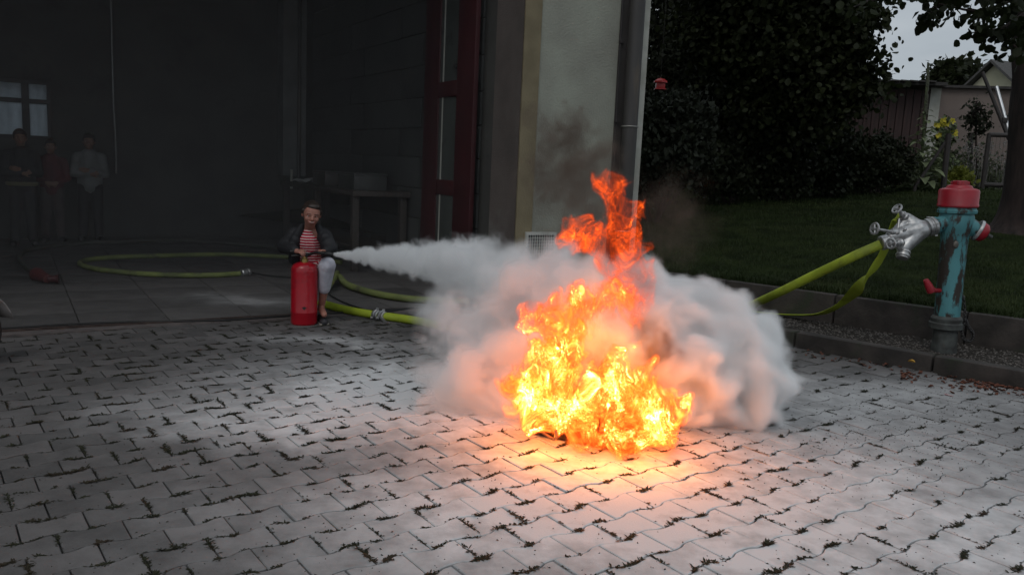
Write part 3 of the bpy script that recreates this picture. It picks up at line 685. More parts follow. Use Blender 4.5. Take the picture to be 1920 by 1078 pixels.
for k in range(3):
    a = k * 2.09 + .5; u_, v_, _ = frame(HAX); q = MB(); q.box(hz(1.21) + (u_ * math.cos(a) + v_ * math.sin(a)) * .055, (.022, .022, .05), None, .005); q.build('cap_lug', M_REDH, cap)
# left and right outlets
LD = (at(1738, 430, HY - .03) - hz(.955)).normalized()
q = MB(); q.lathe([(.05, .064), (.10, .056), (.150, .052), (.155, .062), (.17, .062)], hz(.965) , LD, 28); q.build('outlet', M_TEAL, hy)
q = MB(); q.lathe([(.170, .060), (.176, .068), (.196, .070), (.200, .062), (.214, .062), (.22, .066), (.235, .064)], hz(.965), LD, 28); oc = q.build('outlet_coupling', M_ALU, hy)
for k in (0, 1, 2, 3):
    u_, v_, d_ = frame(LD); a = k * 1.57 + .4; q = MB(); q.box(hz(.965) + LD * .19 + (u_ * math.cos(a) + v_ * math.sin(a)) * .070, (.02, .02, .012), None, .003); q.build('lug', M_ALU, oc)
RDv = (at(1850, 440, HY - .06) - hz(.96)).normalized()
q = MB(); q.lathe([(.05, .066), (.10, .060), (.140, .056), (.150, .056)], hz(.96), RDv, 28); q.build('outlet', M_TEAL, hy)
q = MB(); q.lathe([(.148, .074), (.155, .078), (.168, .078), (.172, .070)], hz(.96), RDv, 28); q.build('outlet_ring', M_ALU, hy)
q = MB(); q.lathe([(.170, .070), (.178, .070), (.205, .064), (.222, .044), (.23, .02)], hz(.96), RDv, 28); rc = q.build('outlet_cap', M_REDH, hy)
q = MB(); q.lathe([(.225, .014), (.262, .012), (.266, .006)], hz(.96), RDv, 10); q.build('cap_pin', M_IRON, rc)
# oval badge, raised marks, side lever, chain
bc = hz(.79) + Vector((-.03, -.083, 0))
q = MB(); q.ell(bc, (.020, .010, .028)); q.build('badge', mat('badge_metal', (.16, .15, .13), (.08, .07, .06), rough=.5, metal=.5), hy)
q = MB(); q.torus(hz(.87) + Vector((-.004, -.090, 0)), (0, -1, 0), .020, .004); q.build('cast_mark', M_IRON, hy)
lv = at(1741, 536, HY - .05)
q = MB(); q.tube([hz(.45) + Vector((-.07, -.02, 0)), lv + Vector((.04, 0, -.03)), lv + Vector((.02, 0, -.012))], [.016, .018, .02], 10); q.tube([lv + Vector((.022, -.002, -.045)), lv + Vector((-.0, -.004, .0)), lv + Vector((-.028, -.004, .044))], [.026, .028, .018], 10)
q.build('drain_lever', M_REDH, hy)
M_CHAIN = mat('black_chain', (.018, .016, .015), (.01, .009, .009), rough=.55)
cpts = smooth_path([hz(.40) + Vector((.088, -.01, .02)), at(1806, 560, HY - .04), at(1809, 590, HY - .06), at(1806, 612, HY - .07), at(1803, 622, HY - .07), at(1808, 637, HY - .09), at(1820, 638, HY - .09), at(1824, 626, HY - .09), at(1815, 612, HY - .08), at(1811, 600, HY - .07)], 6)
ch = thing('chain', cpts[0], 'black cap chain hanging down the right side of the hydrant', 'chain')
for i in range(0, len(cpts) - 1):
    a, b2 = cpts[i], cpts[i + 1]; d = (b2 - a); u_, v_, _ = frame(d); nrm = u_ if i % 2 else v_
    q = MB(); q.torus((a + b2) / 2, nrm, .011, .0042, 10, 6); q.build('link', M_CHAIN, ch)

# ------------------------------------------------------------------ dividing breeching (manifold) with three valves
mf = thing('hose_manifold', at(1715, 437, HY - .05), 'silver cast three-way hose manifold with handwheel valves on the hydrant', 'hose manifold')
def MP(x, y, dy=0.0): return at(x, y, HY - .06 + dy)
def meta(parts, name, m, par, vox=.006, it=4, smooth=True):
    """parts: list of MBs laid over one another, fused to one continuous skin"""
    q = MB()
    for p in parts: q.v_off = len(q.v); q.add(p.v, p.f)
    o = q.build(name, m, par, smooth=False)
    md = o.modifiers.new('fuse', 'REMESH'); md.mode = 'VOXEL'; md.voxel_size = vox; md.use_smooth_shade = True
    if it: s_ = o.modifiers.new('relax', 'SMOOTH'); s_.iterations = it; s_.factor = .5
    return o
q = MB(); base = hz(.965) + LD * .235; nck = MP(1722, 432)
q.capsule(base, nck, .056, .070, 16); 
A_ = MP(1700, 411, .03); B_ = MP(1672, 444, -.02); C_ = MP(1694, 466, -.05)
q.capsule(nck, A_, .070, .045, 16); q.capsule(nck, B_, .078, .048, 16); q.capsule(nck, C_, .074, .045, 16)
q.capsule(A_, B_, .034, .034, 12); q.capsule(B_, C_, .040, .040, 12)
meta([q], 'body', M_ALU, mf, .006, 6)
def ring(o, d, L_, r, name='coupling', par=None):
    q = MB(); q.lathe([(0, r * .9), (.004, r), (.016, r), (.02, r * .90), (.03, r * .9), (.034, r * 1.04), (L_ - .006, r * 1.04), (L_, r * .9)], o, d, 24); return q.build(name, M_ALU, par or mf, angle=30)
dC = (MP(1692, 486, -.08) - MP(1697, 466, -.05)).normalized(); cc = ring(MP(1695, 470, -.05), dC, .05, .047)
q = MB(); q.lathe([(.049, .040), (.058, .042), (.062, .030)], MP(1695, 470, -.05), dC, 20); q.build('blank_cap', M_ALU, cc)
dB = (MP(1650, 459, -.03) - MP(1678, 450, -.02)).normalized(); ring(MP(1672, 450, -.02), dB, .085, .050)
dA = (MP(1684, 402, .04) - MP(1700, 411, .03)).normalized(); ring(MP(1698, 410, .03), dA, .035, .040)
dA2 = Vector((-.45, .2, -.87)).normalized()
def valve(o, wc, wheel_r=.033, n_sp=4, stem=.011):
    o = Vector(o); wc = Vector(wc); d = (wc - o).normalized()
    q = MB(); L_ = (wc - o).length; q.lathe([(0, .028), (.02, .028), (.024, .022), (.05, .020), (.055, stem), (L_, stem)], o, d, 14); vb = q.build('valve_stem', M_ALU, mf)
    q = MB(); q.torus(wc, d, wheel_r, .008, 20, 8); u_, v_, _ = frame(d)
    for k in range(n_sp): a = k * 2 * math.pi / n_sp + .3; q.tube([wc, wc + (u_ * math.cos(a) + v_ * math.sin(a)) * wheel_r], .006, 6)
    q.lathe([(-.012, .012), (.014, .012), (.016, .006)], wc, d, 10); q.build('handwheel', M_ALU, vb)
valve(MP(1698, 408, .01), MP(1682, 392, -.02), .034)
valve(MP(1682, 436, -.04), MP(1640, 429, -.10), .038, 4, .009)
valve(MP(1690, 455, -.09), MP(1671, 457, -.17), .032)
q = MB(); q.tube([MP(1686, 410, 0), MP(1683, 434, -.03)], .009, 8); q.build('tie_bar', M_ALU, mf)
q = MB(); q.ell(MP(1697, 430, -.075), (.012, .012, .012)); q.build('rivet', M_ALU, mf)

# ------------------------------------------------------------------ hoses
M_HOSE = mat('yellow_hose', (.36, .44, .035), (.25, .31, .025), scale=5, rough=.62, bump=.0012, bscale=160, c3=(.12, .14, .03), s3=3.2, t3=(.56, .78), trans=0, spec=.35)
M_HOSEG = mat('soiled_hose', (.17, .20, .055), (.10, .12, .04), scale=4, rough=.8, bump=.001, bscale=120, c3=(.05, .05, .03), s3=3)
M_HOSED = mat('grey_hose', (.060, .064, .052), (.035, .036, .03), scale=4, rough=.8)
r_h = .034
gpt = gz(1392, 579, ZG + .04)
p_ = [MP(1652, 458, -.03), MP(1600, 481, .05), MP(1520, 519, .35), MP(1455, 551, .65), gpt, gz(1330, 600, .05), gz(1240, 625, .04), gz(1120, 640, .04), gz(960, 640, .04), gz(850, 615, .04), gz(765, 599, .035), gz(712, 592, .035)]
hsp = smooth_path(p_, 10)
q = MB(); q.tube(hsp, r_h, 16); tag(q.build('charged_hose', M_HOSE), 'round pressurised yellow hose running from the hydrant manifold down into the smoke', 'fire hose')
def gk(x, y, off=.07):
    # on the gravel, or, higher up, just before the face of the lawn edging
    d = ray(x, y); t = ((k2p(0, -off) - CAMP).dot(K2N)) / d.dot(K2N); p = CAMP + d * t
    g = gz(x, y, ZG + .012)
    return g if (g - k2p(0, -off)).dot(K2N) < 0 else p
# flat empty hose: a ribbon with thickness that twists
def ribbon(mb, pts, nrm, wd, th):
    pts = [Vector(p) for p in pts]; vs = []; k = len(pts)
    for i, p in enumerate(pts):
        d = (pts[min(i + 1, k - 1)] - pts[max(i - 1, 0)]).normalized(); n_ = nrm[i] - d * nrm[i].dot(d); n_.normalize(); s_ = d.cross(n_)
        w_ = wd[i]
        for (a, b_) in ((-.5, 0), (-.42, .5), (.42, .5), (.5, 0), (.42, -.5), (-.42, -.5)): vs.append(p + s_ * w_ * a + n_ * th * b_)
    fs_ = [(i * 6 + j, i * 6 + (j + 1) % 6, (i + 1) * 6 + (j + 1) % 6, (i + 1) * 6 + j) for i in range(k - 1) for j in range(6)] + [tuple(range(6)), tuple((k - 1) * 6 + j for j in range(6))[::-1]]
    mb.add(vs, fs_)
fp = [MP(1686, 404, .05), MP(1678, 412, .10), MP(1668, 444, .13), MP(1652, 482, .12), MP(1622, 525, .20), gk(1590, 560, .30), gk(1560, 580, .20), gk(1528, 590, .12), gk(1470, 590), gk(1420, 585), gk(1385, 579)]
fpp = smooth_path(fp, 8); k_ = len(fpp)
nr = []; wds = []
for i in range(k_):
    t_ = i / (k_ - 1)
    n1 = Vector((.55, -.8, .1)); n2 = Vector((-.05, .30, 1)); q_ = max(0, min(1, (t_ - .35) / .2)); nr.append(n1.lerp(n2, q_ * q_ * (3 - 2 * q_))); wds.append(lerp(.07, .092, min(1, t_ * 5)))
q = MB(); ribbon(q, fpp, nr, wds, .010); tag(q.build('flat_hose', M_HOSE, angle=60), 'flat empty yellow hose drooping from the manifold in a loop to the gravel', 'fire hose')
# hose behind the girl: two runs meeting the coupling before the smoke
c0 = gz(712, 592, .035)
q = MB(); q.tube(smooth_path([gz(600, 567, .05), gz(622, 574, .035), gz(660, 583, .035), gz(700, 590, .035), c0], 8), .033, 14)
tag(q.build('joined_hose', M_HOSE), 'yellow hose lying on the paving from behind the red extinguisher to a silver coupling', 'fire hose')
cpl = thing('hose_coupling', c0, 'silver hose coupling with lugs joining two yellow hoses beside the smoke', 'coupling')
dc = (gz(735, 596, .035) - gz(700, 589, .035)).normalized()
for off_, nm in ((-.06, 'half'), (.005, 'half')):
    q = MB(); q.lathe([(0, .036), (.004, .046), (.022, .048), (.026, .040), (.05, .042), (.055, .037)], c0 + dc * off_, dc, 20)
    for k in range(3): 
        u_, v_, _ = frame(dc); a = k * 2.1 + off_ * 30; q.box(c0 + dc * (off_ + .02) + (u_ * math.cos(a) + v_ * math.sin(a)) * .052, (.022, .022, .016), None, .003)
    q.build(nm, M_ALU, cpl, angle=30)
q = MB(); q.tube([c0 + Vector((.02, -.05, .0)), c0 + Vector((.06, -.11, -.028)), c0 + Vector((.10, -.15, -.03))], [.012, .014, .01], 8); q.build('strap', M_ALU, cpl)
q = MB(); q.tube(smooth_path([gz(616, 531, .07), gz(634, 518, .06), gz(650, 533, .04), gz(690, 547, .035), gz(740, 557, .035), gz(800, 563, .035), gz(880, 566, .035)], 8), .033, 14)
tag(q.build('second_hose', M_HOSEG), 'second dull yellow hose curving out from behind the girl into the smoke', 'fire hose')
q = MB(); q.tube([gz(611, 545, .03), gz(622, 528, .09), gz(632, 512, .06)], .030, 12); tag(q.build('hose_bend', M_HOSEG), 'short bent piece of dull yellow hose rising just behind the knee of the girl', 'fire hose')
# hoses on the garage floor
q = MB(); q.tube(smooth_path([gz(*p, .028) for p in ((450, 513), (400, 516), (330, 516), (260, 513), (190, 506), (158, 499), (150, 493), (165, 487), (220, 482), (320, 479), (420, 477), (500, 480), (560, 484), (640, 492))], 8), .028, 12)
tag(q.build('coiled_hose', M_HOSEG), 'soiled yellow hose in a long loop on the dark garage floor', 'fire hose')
ce = gz(452, 512, .03); cdv = (gz(470, 510, .03) - ce).normalized()
nz_ = thing('hose_nozzle_coupling', ce, 'small silver coupling on the open end of the looped garage hose', 'coupling')
q = MB(); q.lathe([(0, .030), (.01, .040), (.03, .040), (.034, .032), (.05, .032), (.054, .042), (.075, .042), (.08, .03)], ce, cdv, 18); q.build('body', M_ALU, nz_, angle=30)
q = MB(); q.lathe([(.08, .036), (.086, .044), (.105, .044), (.11, .036)], ce, cdv, 18); q.build('locking_ring', M_ALU, nz_, angle=30)
q = MB(); q.tube(smooth_path([gz(*p, .026) for p in ((92, 522), (66, 512), (46, 498), (37, 484), (45, 471), (80, 463), (160, 456), (260, 452), (360, 452), (460, 459), (540, 468), (640, 480))], 8), .028, 12)
tag(q.build('outer_hose', M_HOSED), 'grey hose sweeping in a wide arc at the back of the garage floor', 'fire hose')
bn = thing('branch_pipe', gz(85, 520), 'dark branch pipe with red end lying at the left on the garage floor', 'branch pipe')
a = gz(66, 513, .05); b2 = gz(90, 523, .05); c = gz(110, 523, .05)
q = MB(); q.lathe([(0, .05), (.06, .07), (.12, .062), ((b2 - a).length, .04)], a, b2 - a, 16); q.build('body', mat('dark_red_paint', (.10, .012, .012), (.06, .01, .01), rough=.6), bn)
q = MB(); q.lathe([(0, .030), ((c - b2).length * .6, .034), ((c - b2).length, .046)], b2, c - b2, 16); q.build('nozzle_tip', M_REDD, bn)
M_CAB = mat('black_rubber', (.014, .014, .014), (.009, .009, .009), rough=.6)
for (pts, lab) in (([(-30, 618), (60, 612), (160, 606), (260, 603), (330, 602), (420, 600), (470, 597), (545, 592), (640, 586), (770, 578)], 'thin black cable running along the steel threshold'),
                   ([(606, 540), (622, 555), (650, 569), (690, 582), (720, 584), (775, 577)], 'thin black cable looping from behind the girl over the yellow hose'),
                   ([(472, 511), (500, 516), (530, 519), (570, 522)], 'thin dark cord trailing from the silver coupling in the garage')):
    q = MB(); q.tube(smooth_path([gz(*p, .012) for p in pts], 8), .0075, 8); tag(q.build('cable', M_CAB), lab, 'cable')

# ================================================================== FIRE EXTINGUISHER
eb = gz(570, 607); EY = eb.y; er = .101
ex = thing('fire_extinguisher', eb, 'big red upright fire extinguisher on the paving in front of the girl', 'fire extinguisher')
M_REDX = mat('extinguisher_red', (.36, .006, .016), (.31, .005, .013), scale=3, rough=.28, spec=.5, c3=(.26, .008, .015), s3=6)
eh = (at(570, 491, EY) - eb).length
q = MB(); q.lathe([(0, er * .90), (.006, er * .97), (.020, er), (.095, er), (.098, er * 1.012), (.104, er * 1.012), (.107, er), (eh - .075, er), (eh - .045, er * .975), (eh - .022, er * .86), (eh - .008, er * .62), (eh, er * .35)], eb, (0, 0, 1), 48)
q.build('cylinder', M_REDX, ex, angle=50)
q = MB(); q.lathe([(0, .030), (.03, .028), (.032, .022), (.055, .022)], eb + Vector((0, 0, eh - .006)), n=16); q.build('neck', mat('brass', (.35, .26, .10), rough=.35, metal=.9), ex)
hv = at(568, 480, EY - .02)
q = MB(); q.box(eb + Vector((0, 0, eh + .055)), (.06, .04, .03), None, .006)
q.tube([eb + Vector((.0, 0, eh + .065)), eb + Vector((-.05, -.02, eh + .085)), eb + Vector((-.105, -.03, eh + .080))], [.012, .012, .009], 8)
q.tube([eb + Vector((.0, 0, eh + .052)), eb + Vector((-.05, -.02, eh + .052)), eb + Vector((-.095, -.03, eh + .046))], [.010, .010, .008], 8); q.build('valve_handle', M_CAB, ex)
q = MB(); mk = eb + Vector((.022, -er - .0012, .145)); 
rr_ = er + .0015
def on_cyl(x, z): a = math.asin(x / rr_); return (eb.x + rr_ * math.sin(a), eb.y - rr_ * math.cos(a), z)
pts = [(.006, .150), (.020, .150), (.026, .157), (.032, .150), (.046, .150), (.036, .139), (.030, .132), (.026, .126), (.020, .134), (.014, .141)]
q.add([on_cyl(x, z) for x, z in pts], [tuple(range(len(pts)))]); q.build('printed_mark', mat('black_print', (.02, .02, .022), rough=.5), ex, smooth=False)
NZ = at(626, 477, EY - .10)     # the nozzle tip
LH = at(598, 474, EY - .07)     # the girl's left hand
q = MB(); q.tube(smooth_path([eb + Vector((.03, 0, eh + .055)), eb + Vector((.075, -.02, eh + .075)), LH, lerp(LH, NZ, .6), NZ], 8), [.012] * 20 + [.011] * 8 + [.010, .009, .009, .009, .009][:5], 10) if False else q.tube(smooth_path([eb + Vector((.03, 0, eh + .055)), eb + Vector((.075, -.02, eh + .075)), LH, LH.lerp(NZ, .6), NZ], 8), .0115, 10)
dn = (NZ - LH).normalized(); q.lathe([(-.075, .014), (-.07, .018), (-.03, .018), (-.02, .013), (0, .011), (.001, .007)], NZ, dn, 12)
q.build('discharge_hose', M_CAB, ex)
# ================================================================== PEOPLE
def fused(parts, name, m, par, vox, it=5):
    return meta(parts, name, m, par, vox, it)
SKIN = mat('skin', (.33, .155, .115), (.27, .12, .09), scale=20, rough=.55, spec=.35)
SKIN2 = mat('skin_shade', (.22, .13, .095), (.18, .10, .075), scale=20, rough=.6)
HAIR = mat('dark_hair', (.030, .018, .013), (.012, .008, .006), scale=60, rough=.5, aniso=(1, 1, .2), bump=.002, bscale=180)
EYEM = mat('eye', (.02, .015, .012), (.01, .008, .007), rough=.2); EYEW = mat('eye_white', (.6, .58, .55), (.5, .48, .45), rough=.4); LIP = mat('lips', (.30, .09, .08), (.25, .07, .06), rough=.5)
TEETH = mat('teeth', (.65, .62, .57), rough=.3)
def headmesh(q, c, rot, s):
    """skull, jaw, nose, ears, brow and cheeks of a head of height 2*s, face towards rot @ -Y"""
    def P(x, y, z): return Vector(c) + rot @ Vector((x * s, y * s, z * s))
    q.ell(P(0, .06, .16), (.67 * s, .84 * s, .82 * s), rot)
    q.ell(P(0, -.16, -.28), (.53 * s, .60 * s, .66 * s), rot)
    q.ell(P(0, -.34, -.68), (.28 * s, .30 * s, .24 * s), rot)
    q.capsule(P(0, -.70, .06), P(0, -.86, -.20), .085 * s, .135 * s); q.ell(P(.10, -.78, -.24), (.09 * s,) * 3); q.ell(P(-.10, -.78, -.24), (.09 * s,) * 3)
    for sx in (-1, 1):
        q.ell(P(sx * .34, -.52, -.24), (.20 * s, .20 * s, .22 * s), rot); q.capsule(P(sx * .14, -.72, .12), P(sx * .46, -.60, .12), .09 * s, .07 * s)
        q.ell(P(sx * .68, .10, -.06), (.075 * s, .15 * s, .23 * s), rot @ Matrix.Rotation(sx * .25, 3, 'Z'))
    q.capsule(P(-.16, -.70, -.50), P(.16, -.70, -.50), .10 * s, .10 * s)
    return P
def face(P, s, rot, par, smile=False):
    for sx in (-1, 1):
        q = MB(); q.ell(P(sx * .26, -.655, .0), (.10 * s, .06 * s, .042 * s), rot); e = q.build('eye', EYEW, par)
        q = MB(); q.ell(P(sx * .26, -.70, .0), (.050 * s, .025 * s, .040 * s), rot); q.build('iris', EYEM, e)
        q = MB(); q.capsule(P(sx * .14, -.78, .17), P(sx * .44, -.68, .19), .028 * s, .022 * s); q.build('eyebrow', HAIR, par)
    q = MB(); 
    if smile:
        q.tube([P(-.25, -.69, -.42), P(-.12, -.78, -.485), P(.12, -.78, -.485), P(.25, -.69, -.42)], .040 * s, 8); lp = q.build('lips', LIP, par)
        q = MB(); q.tube([P(-.17, -.76, -.445), P(0, -.815, -.465), P(.17, -.76, -.445)], .030 * s, 8, .6); q.build('teeth', TEETH, lp)
    else:
        q.tube([P(-.2, -.72, -.46), P(0, -.81, -.45), P(.2, -.72, -.46)], .035 * s, 8); q.build('lips', LIP, par)
def hand(q, wrist, d, palm_n, L_, curl, thumb_side, spread=.1):
    """palm, four jointed fingers and a thumb; d points along the hand, palm_n out of the palm"""
    d = Vector(d).normalized(); n_ = Vector(palm_n); n_ = (n_ - d * n_.dot(d)).normalized(); sd = d.cross(n_) * thumb_side
    w = Vector(wrist); k = L_
    for t_ in (-.16, -.05, .06, .17): q.capsule(w + sd * t_ * k * .6, w + d * .48 * k + sd * t_ * k, .10 * k, .095 * k, 8)
    for i, (t_, l_) in enumerate(((.17, .44), (.06, .50), (-.05, .46), (-.16, .36))):
        p = w + d * .50 * k + sd * t_ * k; a = 0; ln_ = l_ * k
        for fr_, r0, r1 in ((.45, .062, .056), (.32, .056, .050), (.26, .050, .042)):
            a += curl; dd = (d * math.cos(a) + n_ * math.sin(a) + sd * t_ * spread).normalized(); p2 = p + dd * ln_ * fr_; q.capsule(p, p2, r0 * k, r1 * k, 8); p = p2
    p = w + d * .12 * k + sd * .20 * k; a1 = (d * .65 + sd * .75 + n_ * .25).normalized(); p2 = p + a1 * .26 * k; q.capsule(p, p2, .085 * k, .070 * k, 8)
    a2 = (d * .85 + sd * .15 + n_ * (.3 + curl * .4)).normalized(); p3 = p2 + a2 * .24 * k; q.capsule(p2, p3, .068 * k, .052 * k, 8)

# ---- the girl crouching behind the extinguisher
GY = EY
g_loc = gz(600, 596)
girl = thing('person', Vector((g_loc.x - .05, EY + .28, 0)), 'girl in dark jacket and red striped top crouching and aiming the extinguisher hose', 'person', None)
STRIPE = bpy.data.materials.new('striped_cotton'); STRIPE.use_nodes = True
_t = STRIPE.node_tree; _b = _t.nodes['Principled BSDF']; _b.inputs['Roughness'].default_value = .85
_c = N('ShaderNodeTexCoord', _t); _w = N('ShaderNodeTexWave', _t); _w.wave_type = 'BANDS'; _w.bands_direction = 'Z'; _w.inputs['Scale'].default_value = 14.5; _w.inputs['Distortion'].default_value = .9; _w.inputs['Detail'].default_value = 2; _w.inputs['Detail Scale'].default_value = 1.2
_r = N('ShaderNodeValToRGB', _t); _r.color_ramp.elements[0].position = .74; _r.color_ramp.elements[1].position = .84; _r.color_ramp.elements[0].color = (.36, .012, .03, 1); _r.color_ramp.elements[1].color = (.62, .56, .55, 1)
_t.links.new(_c.outputs['Object'], _w.inputs['Vector']); _t.links.new(_w.outputs['Fac'], _r.inputs[0]); _t.links.new(_r.outputs[0], _b.inputs['Base Color'])
JACK = mat('black_jacket', (.014, .014, .017), (.008, .008, .010), scale=9, rough=.75, bump=.004, bscale=16)
CAPRI = mat('white_capri', (.52, .52, .58), (.38, .38, .44), scale=14, rough=.85, bump=.003, bscale=26)
SHOE = mat('dark_sandal', (.025, .024, .028), (.015, .014, .016), rough=.6)
J = dict(pel=at(585, 520, EY + .36), pelL=at(598, 520, EY + .33), pelR=at(572, 520, EY + .38), belly=at(584, 485, EY + .26), chest=at(581, 450, EY + .19), neck0=at(581, 431, EY + .16), neck1=at(582, 418, EY + .12),
         shR=at(553, 440, EY + .18), shL=at(608, 442, EY + .15), elR=at(532, 462, EY + .18), elL=at(621, 466, EY + .08), wrR=at(556, 471, EY - .02), wrL=at(611, 471, EY + .0),
         knL=at(614, 498, EY + .03), anL=at(602, 578, EY + .14), toL=at(608, 593, EY + .0), knR=at(572, 508, EY + .06), anR=at(574, 588, EY + .20), toR=at(574, 600, EY + .08))
hc = at(584, 402, EY + .07); HS = .101
hrot = Matrix.Rotation(.34, 3, 'Z') @ Matrix.Rotation(.16, 3, 'X') @ Matrix.Rotation(.10, 3, 'Y')
q = MB(); cp = q.capsule
PH = headmesh(q, hc, hrot, HS)
cp(J['neck0'], PH(0, .1, -.5), .045, .042); cp(J['chest'], J['neck0'], .080, .055); cp(J['belly'], J['chest'], .085, .092); cp(J['pel'], J['belly'], .10, .088)
cp(J['neck0'], J['shR'], .05, .045); cp(J['neck0'], J['shL'], .05, .045)
for s_ in 'RL':
    cp(J['sh' + s_], J['el' + s_], .042, .034); cp(J['el' + s_], J['wr' + s_], .033, .022); cp(J['pel' + s_], J['kn' + s_], .078, .052); cp(J['kn' + s_], J['an' + s_], .048, .027)
    cp(J['an' + s_], J['to' + s_] + Vector((0, 0, .012)), .028, .024)
hand(q, J['wrR'], at(573, 473, EY - .08) - J['wrR'], (.2, .3, -.9), .105, .75, 1)
hand(q, J['wrL'], LH + Vector((-.02, 0, .02)) - J['wrL'], (.0, -.2, -1), .105, .75, -1)
fused([q], 'body', SKIN, girl, .0055, 3)
face(PH, HS, hrot, girl, True)
# hair pulled back in a ponytail
q = MB(); q.ell(PH(0, .22, .24), (.76 * HS, .84 * HS, .84 * HS), hrot); q.ell(PH(.06, -.16, .68), (.56 * HS, .52 * HS, .30 * HS), hrot); q.ell(PH(.0, .9, .45), (.22 * HS,) * 3)
q.capsule(PH(.0, .95, .5), PH(-.05, 1.2, -.2), .24 * HS, .2 * HS); q.capsule(PH(-.05, 1.2, -.2), PH(-.1, 1.1, -.9), .2 * HS, .06 * HS)
for sx in (-1, 1): q.capsule(PH(sx * .70, -.10, .30), PH(sx * .70, .1, .02), .12 * HS, .1 * HS)
fused([q], 'hair', HAIR, girl, .006, 2)
# striped top, showing in the open front and over the lap
q = MB(); cp = q.capsule; ex_ = .011
cp(J['chest'] + Vector((0, -.01, .015)), J['neck0'] + Vector((0, -.005, -.02)), .086, .058); cp(J['belly'] + Vector((0, -.02, 0)), J['chest'] + Vector((0, -.012, 0)), .100, .096); cp(J['pel'] + Vector((0, -.02, 0)), J['belly'] + Vector((0, -.02, 0)), .115, .102)
cp(J['pelL'] + Vector((0, 0, .01)), J['pelL'].lerp(J['knL'], .80) + Vector((0, 0, .016)), .088, .070); cp(J['pelR'], J['pelR'].lerp(J['knR'], .75), .09, .075)
top = fused([q], 'striped_top', STRIPE, girl, .007, 3)
# white capri trousers
q = MB(); cp = q.capsule
for s_ in 'RL': cp(J['pel' + s_] + Vector((0, .02, -.02)), J['kn' + s_], .088, .068); cp(J['kn' + s_] + Vector((0, 0, .005)), J['kn' + s_].lerp(J['an' + s_], .52), .066, .052)
cp(J['pelR'], J['pelL'], .1, .1); fused([q], 'trousers', CAPRI, girl, .007, 3)
# open jacket: back, sides and sleeves
q = MB(); cp = q.capsule
for a, b2, r0, r1 in ((J['shR'], J['elR'], .066, .058), (J['elR'], J['wrR'].lerp(J['elR'], .12), .056, .040), (J['shL'], J['elL'], .064, .056), (J['elL'], J['wrL'].lerp(J['elL'], .12), .054, .038)): cp(a, b2, r0, r1)
bk = Vector((0, .055, 0))
cp(J['neck0'] + bk, J['shR'] + Vector((.02, .02, 0)), .058, .06); cp(J['neck0'] + bk, J['shL'] + Vector((-.02, .02, 0)), .058, .06)
for dx in (-.05, 0, .05): cp(J['pel'] + Vector((dx * 1.3, .07, .02)), J['chest'] + Vector((dx * 1.1, .06, .03)), .105, .09)
cp(at(554, 450, EY + .12), at(552, 486, EY + .19), .046, .050); cp(at(558, 440, EY + .12), at(566, 424, EY + .12), .035, .024)
cp(at(610, 446, EY + .10), at(613, 480, EY + .17), .046, .046); cp(at(603, 440, EY + .12), at(596, 424, EY + .12), .032, .024)
fused([q], 'jacket', JACK, girl, .007, 3)
for s_ in 'RL':
    q = MB(); a, t_ = J['an' + s_], J['to' + s_]; hz_ = Vector((a.x, a.y, .0)); d_ = (Vector((t_.x, t_.y, 0)) - hz_).normalized()
    q.capsule(hz_ - d_ * .02 + Vector((0, 0, .018)), hz_ + d_ * .15 + Vector((0, 0, .016)), .034, .036); sh_ = fused([q], 'shoe', SHOE, girl, .006, 2)
    q = MB(); q.box(hz_ + d_ * .065 + Vector((0, 0, .006)), (.075, .225, .012), Matrix.Rotation(math.atan2(d_.y, d_.x) - math.pi / 2, 3, 'Z'), .005); q.build('sole', mat('pale_sole', (.28, .25, .22)), sh_)
    q = MB(); q.torus(a + Vector((0, 0, -.005)), (0, 0, 1), .034, .007); q.build('ankle_strap', SHOE, sh_)

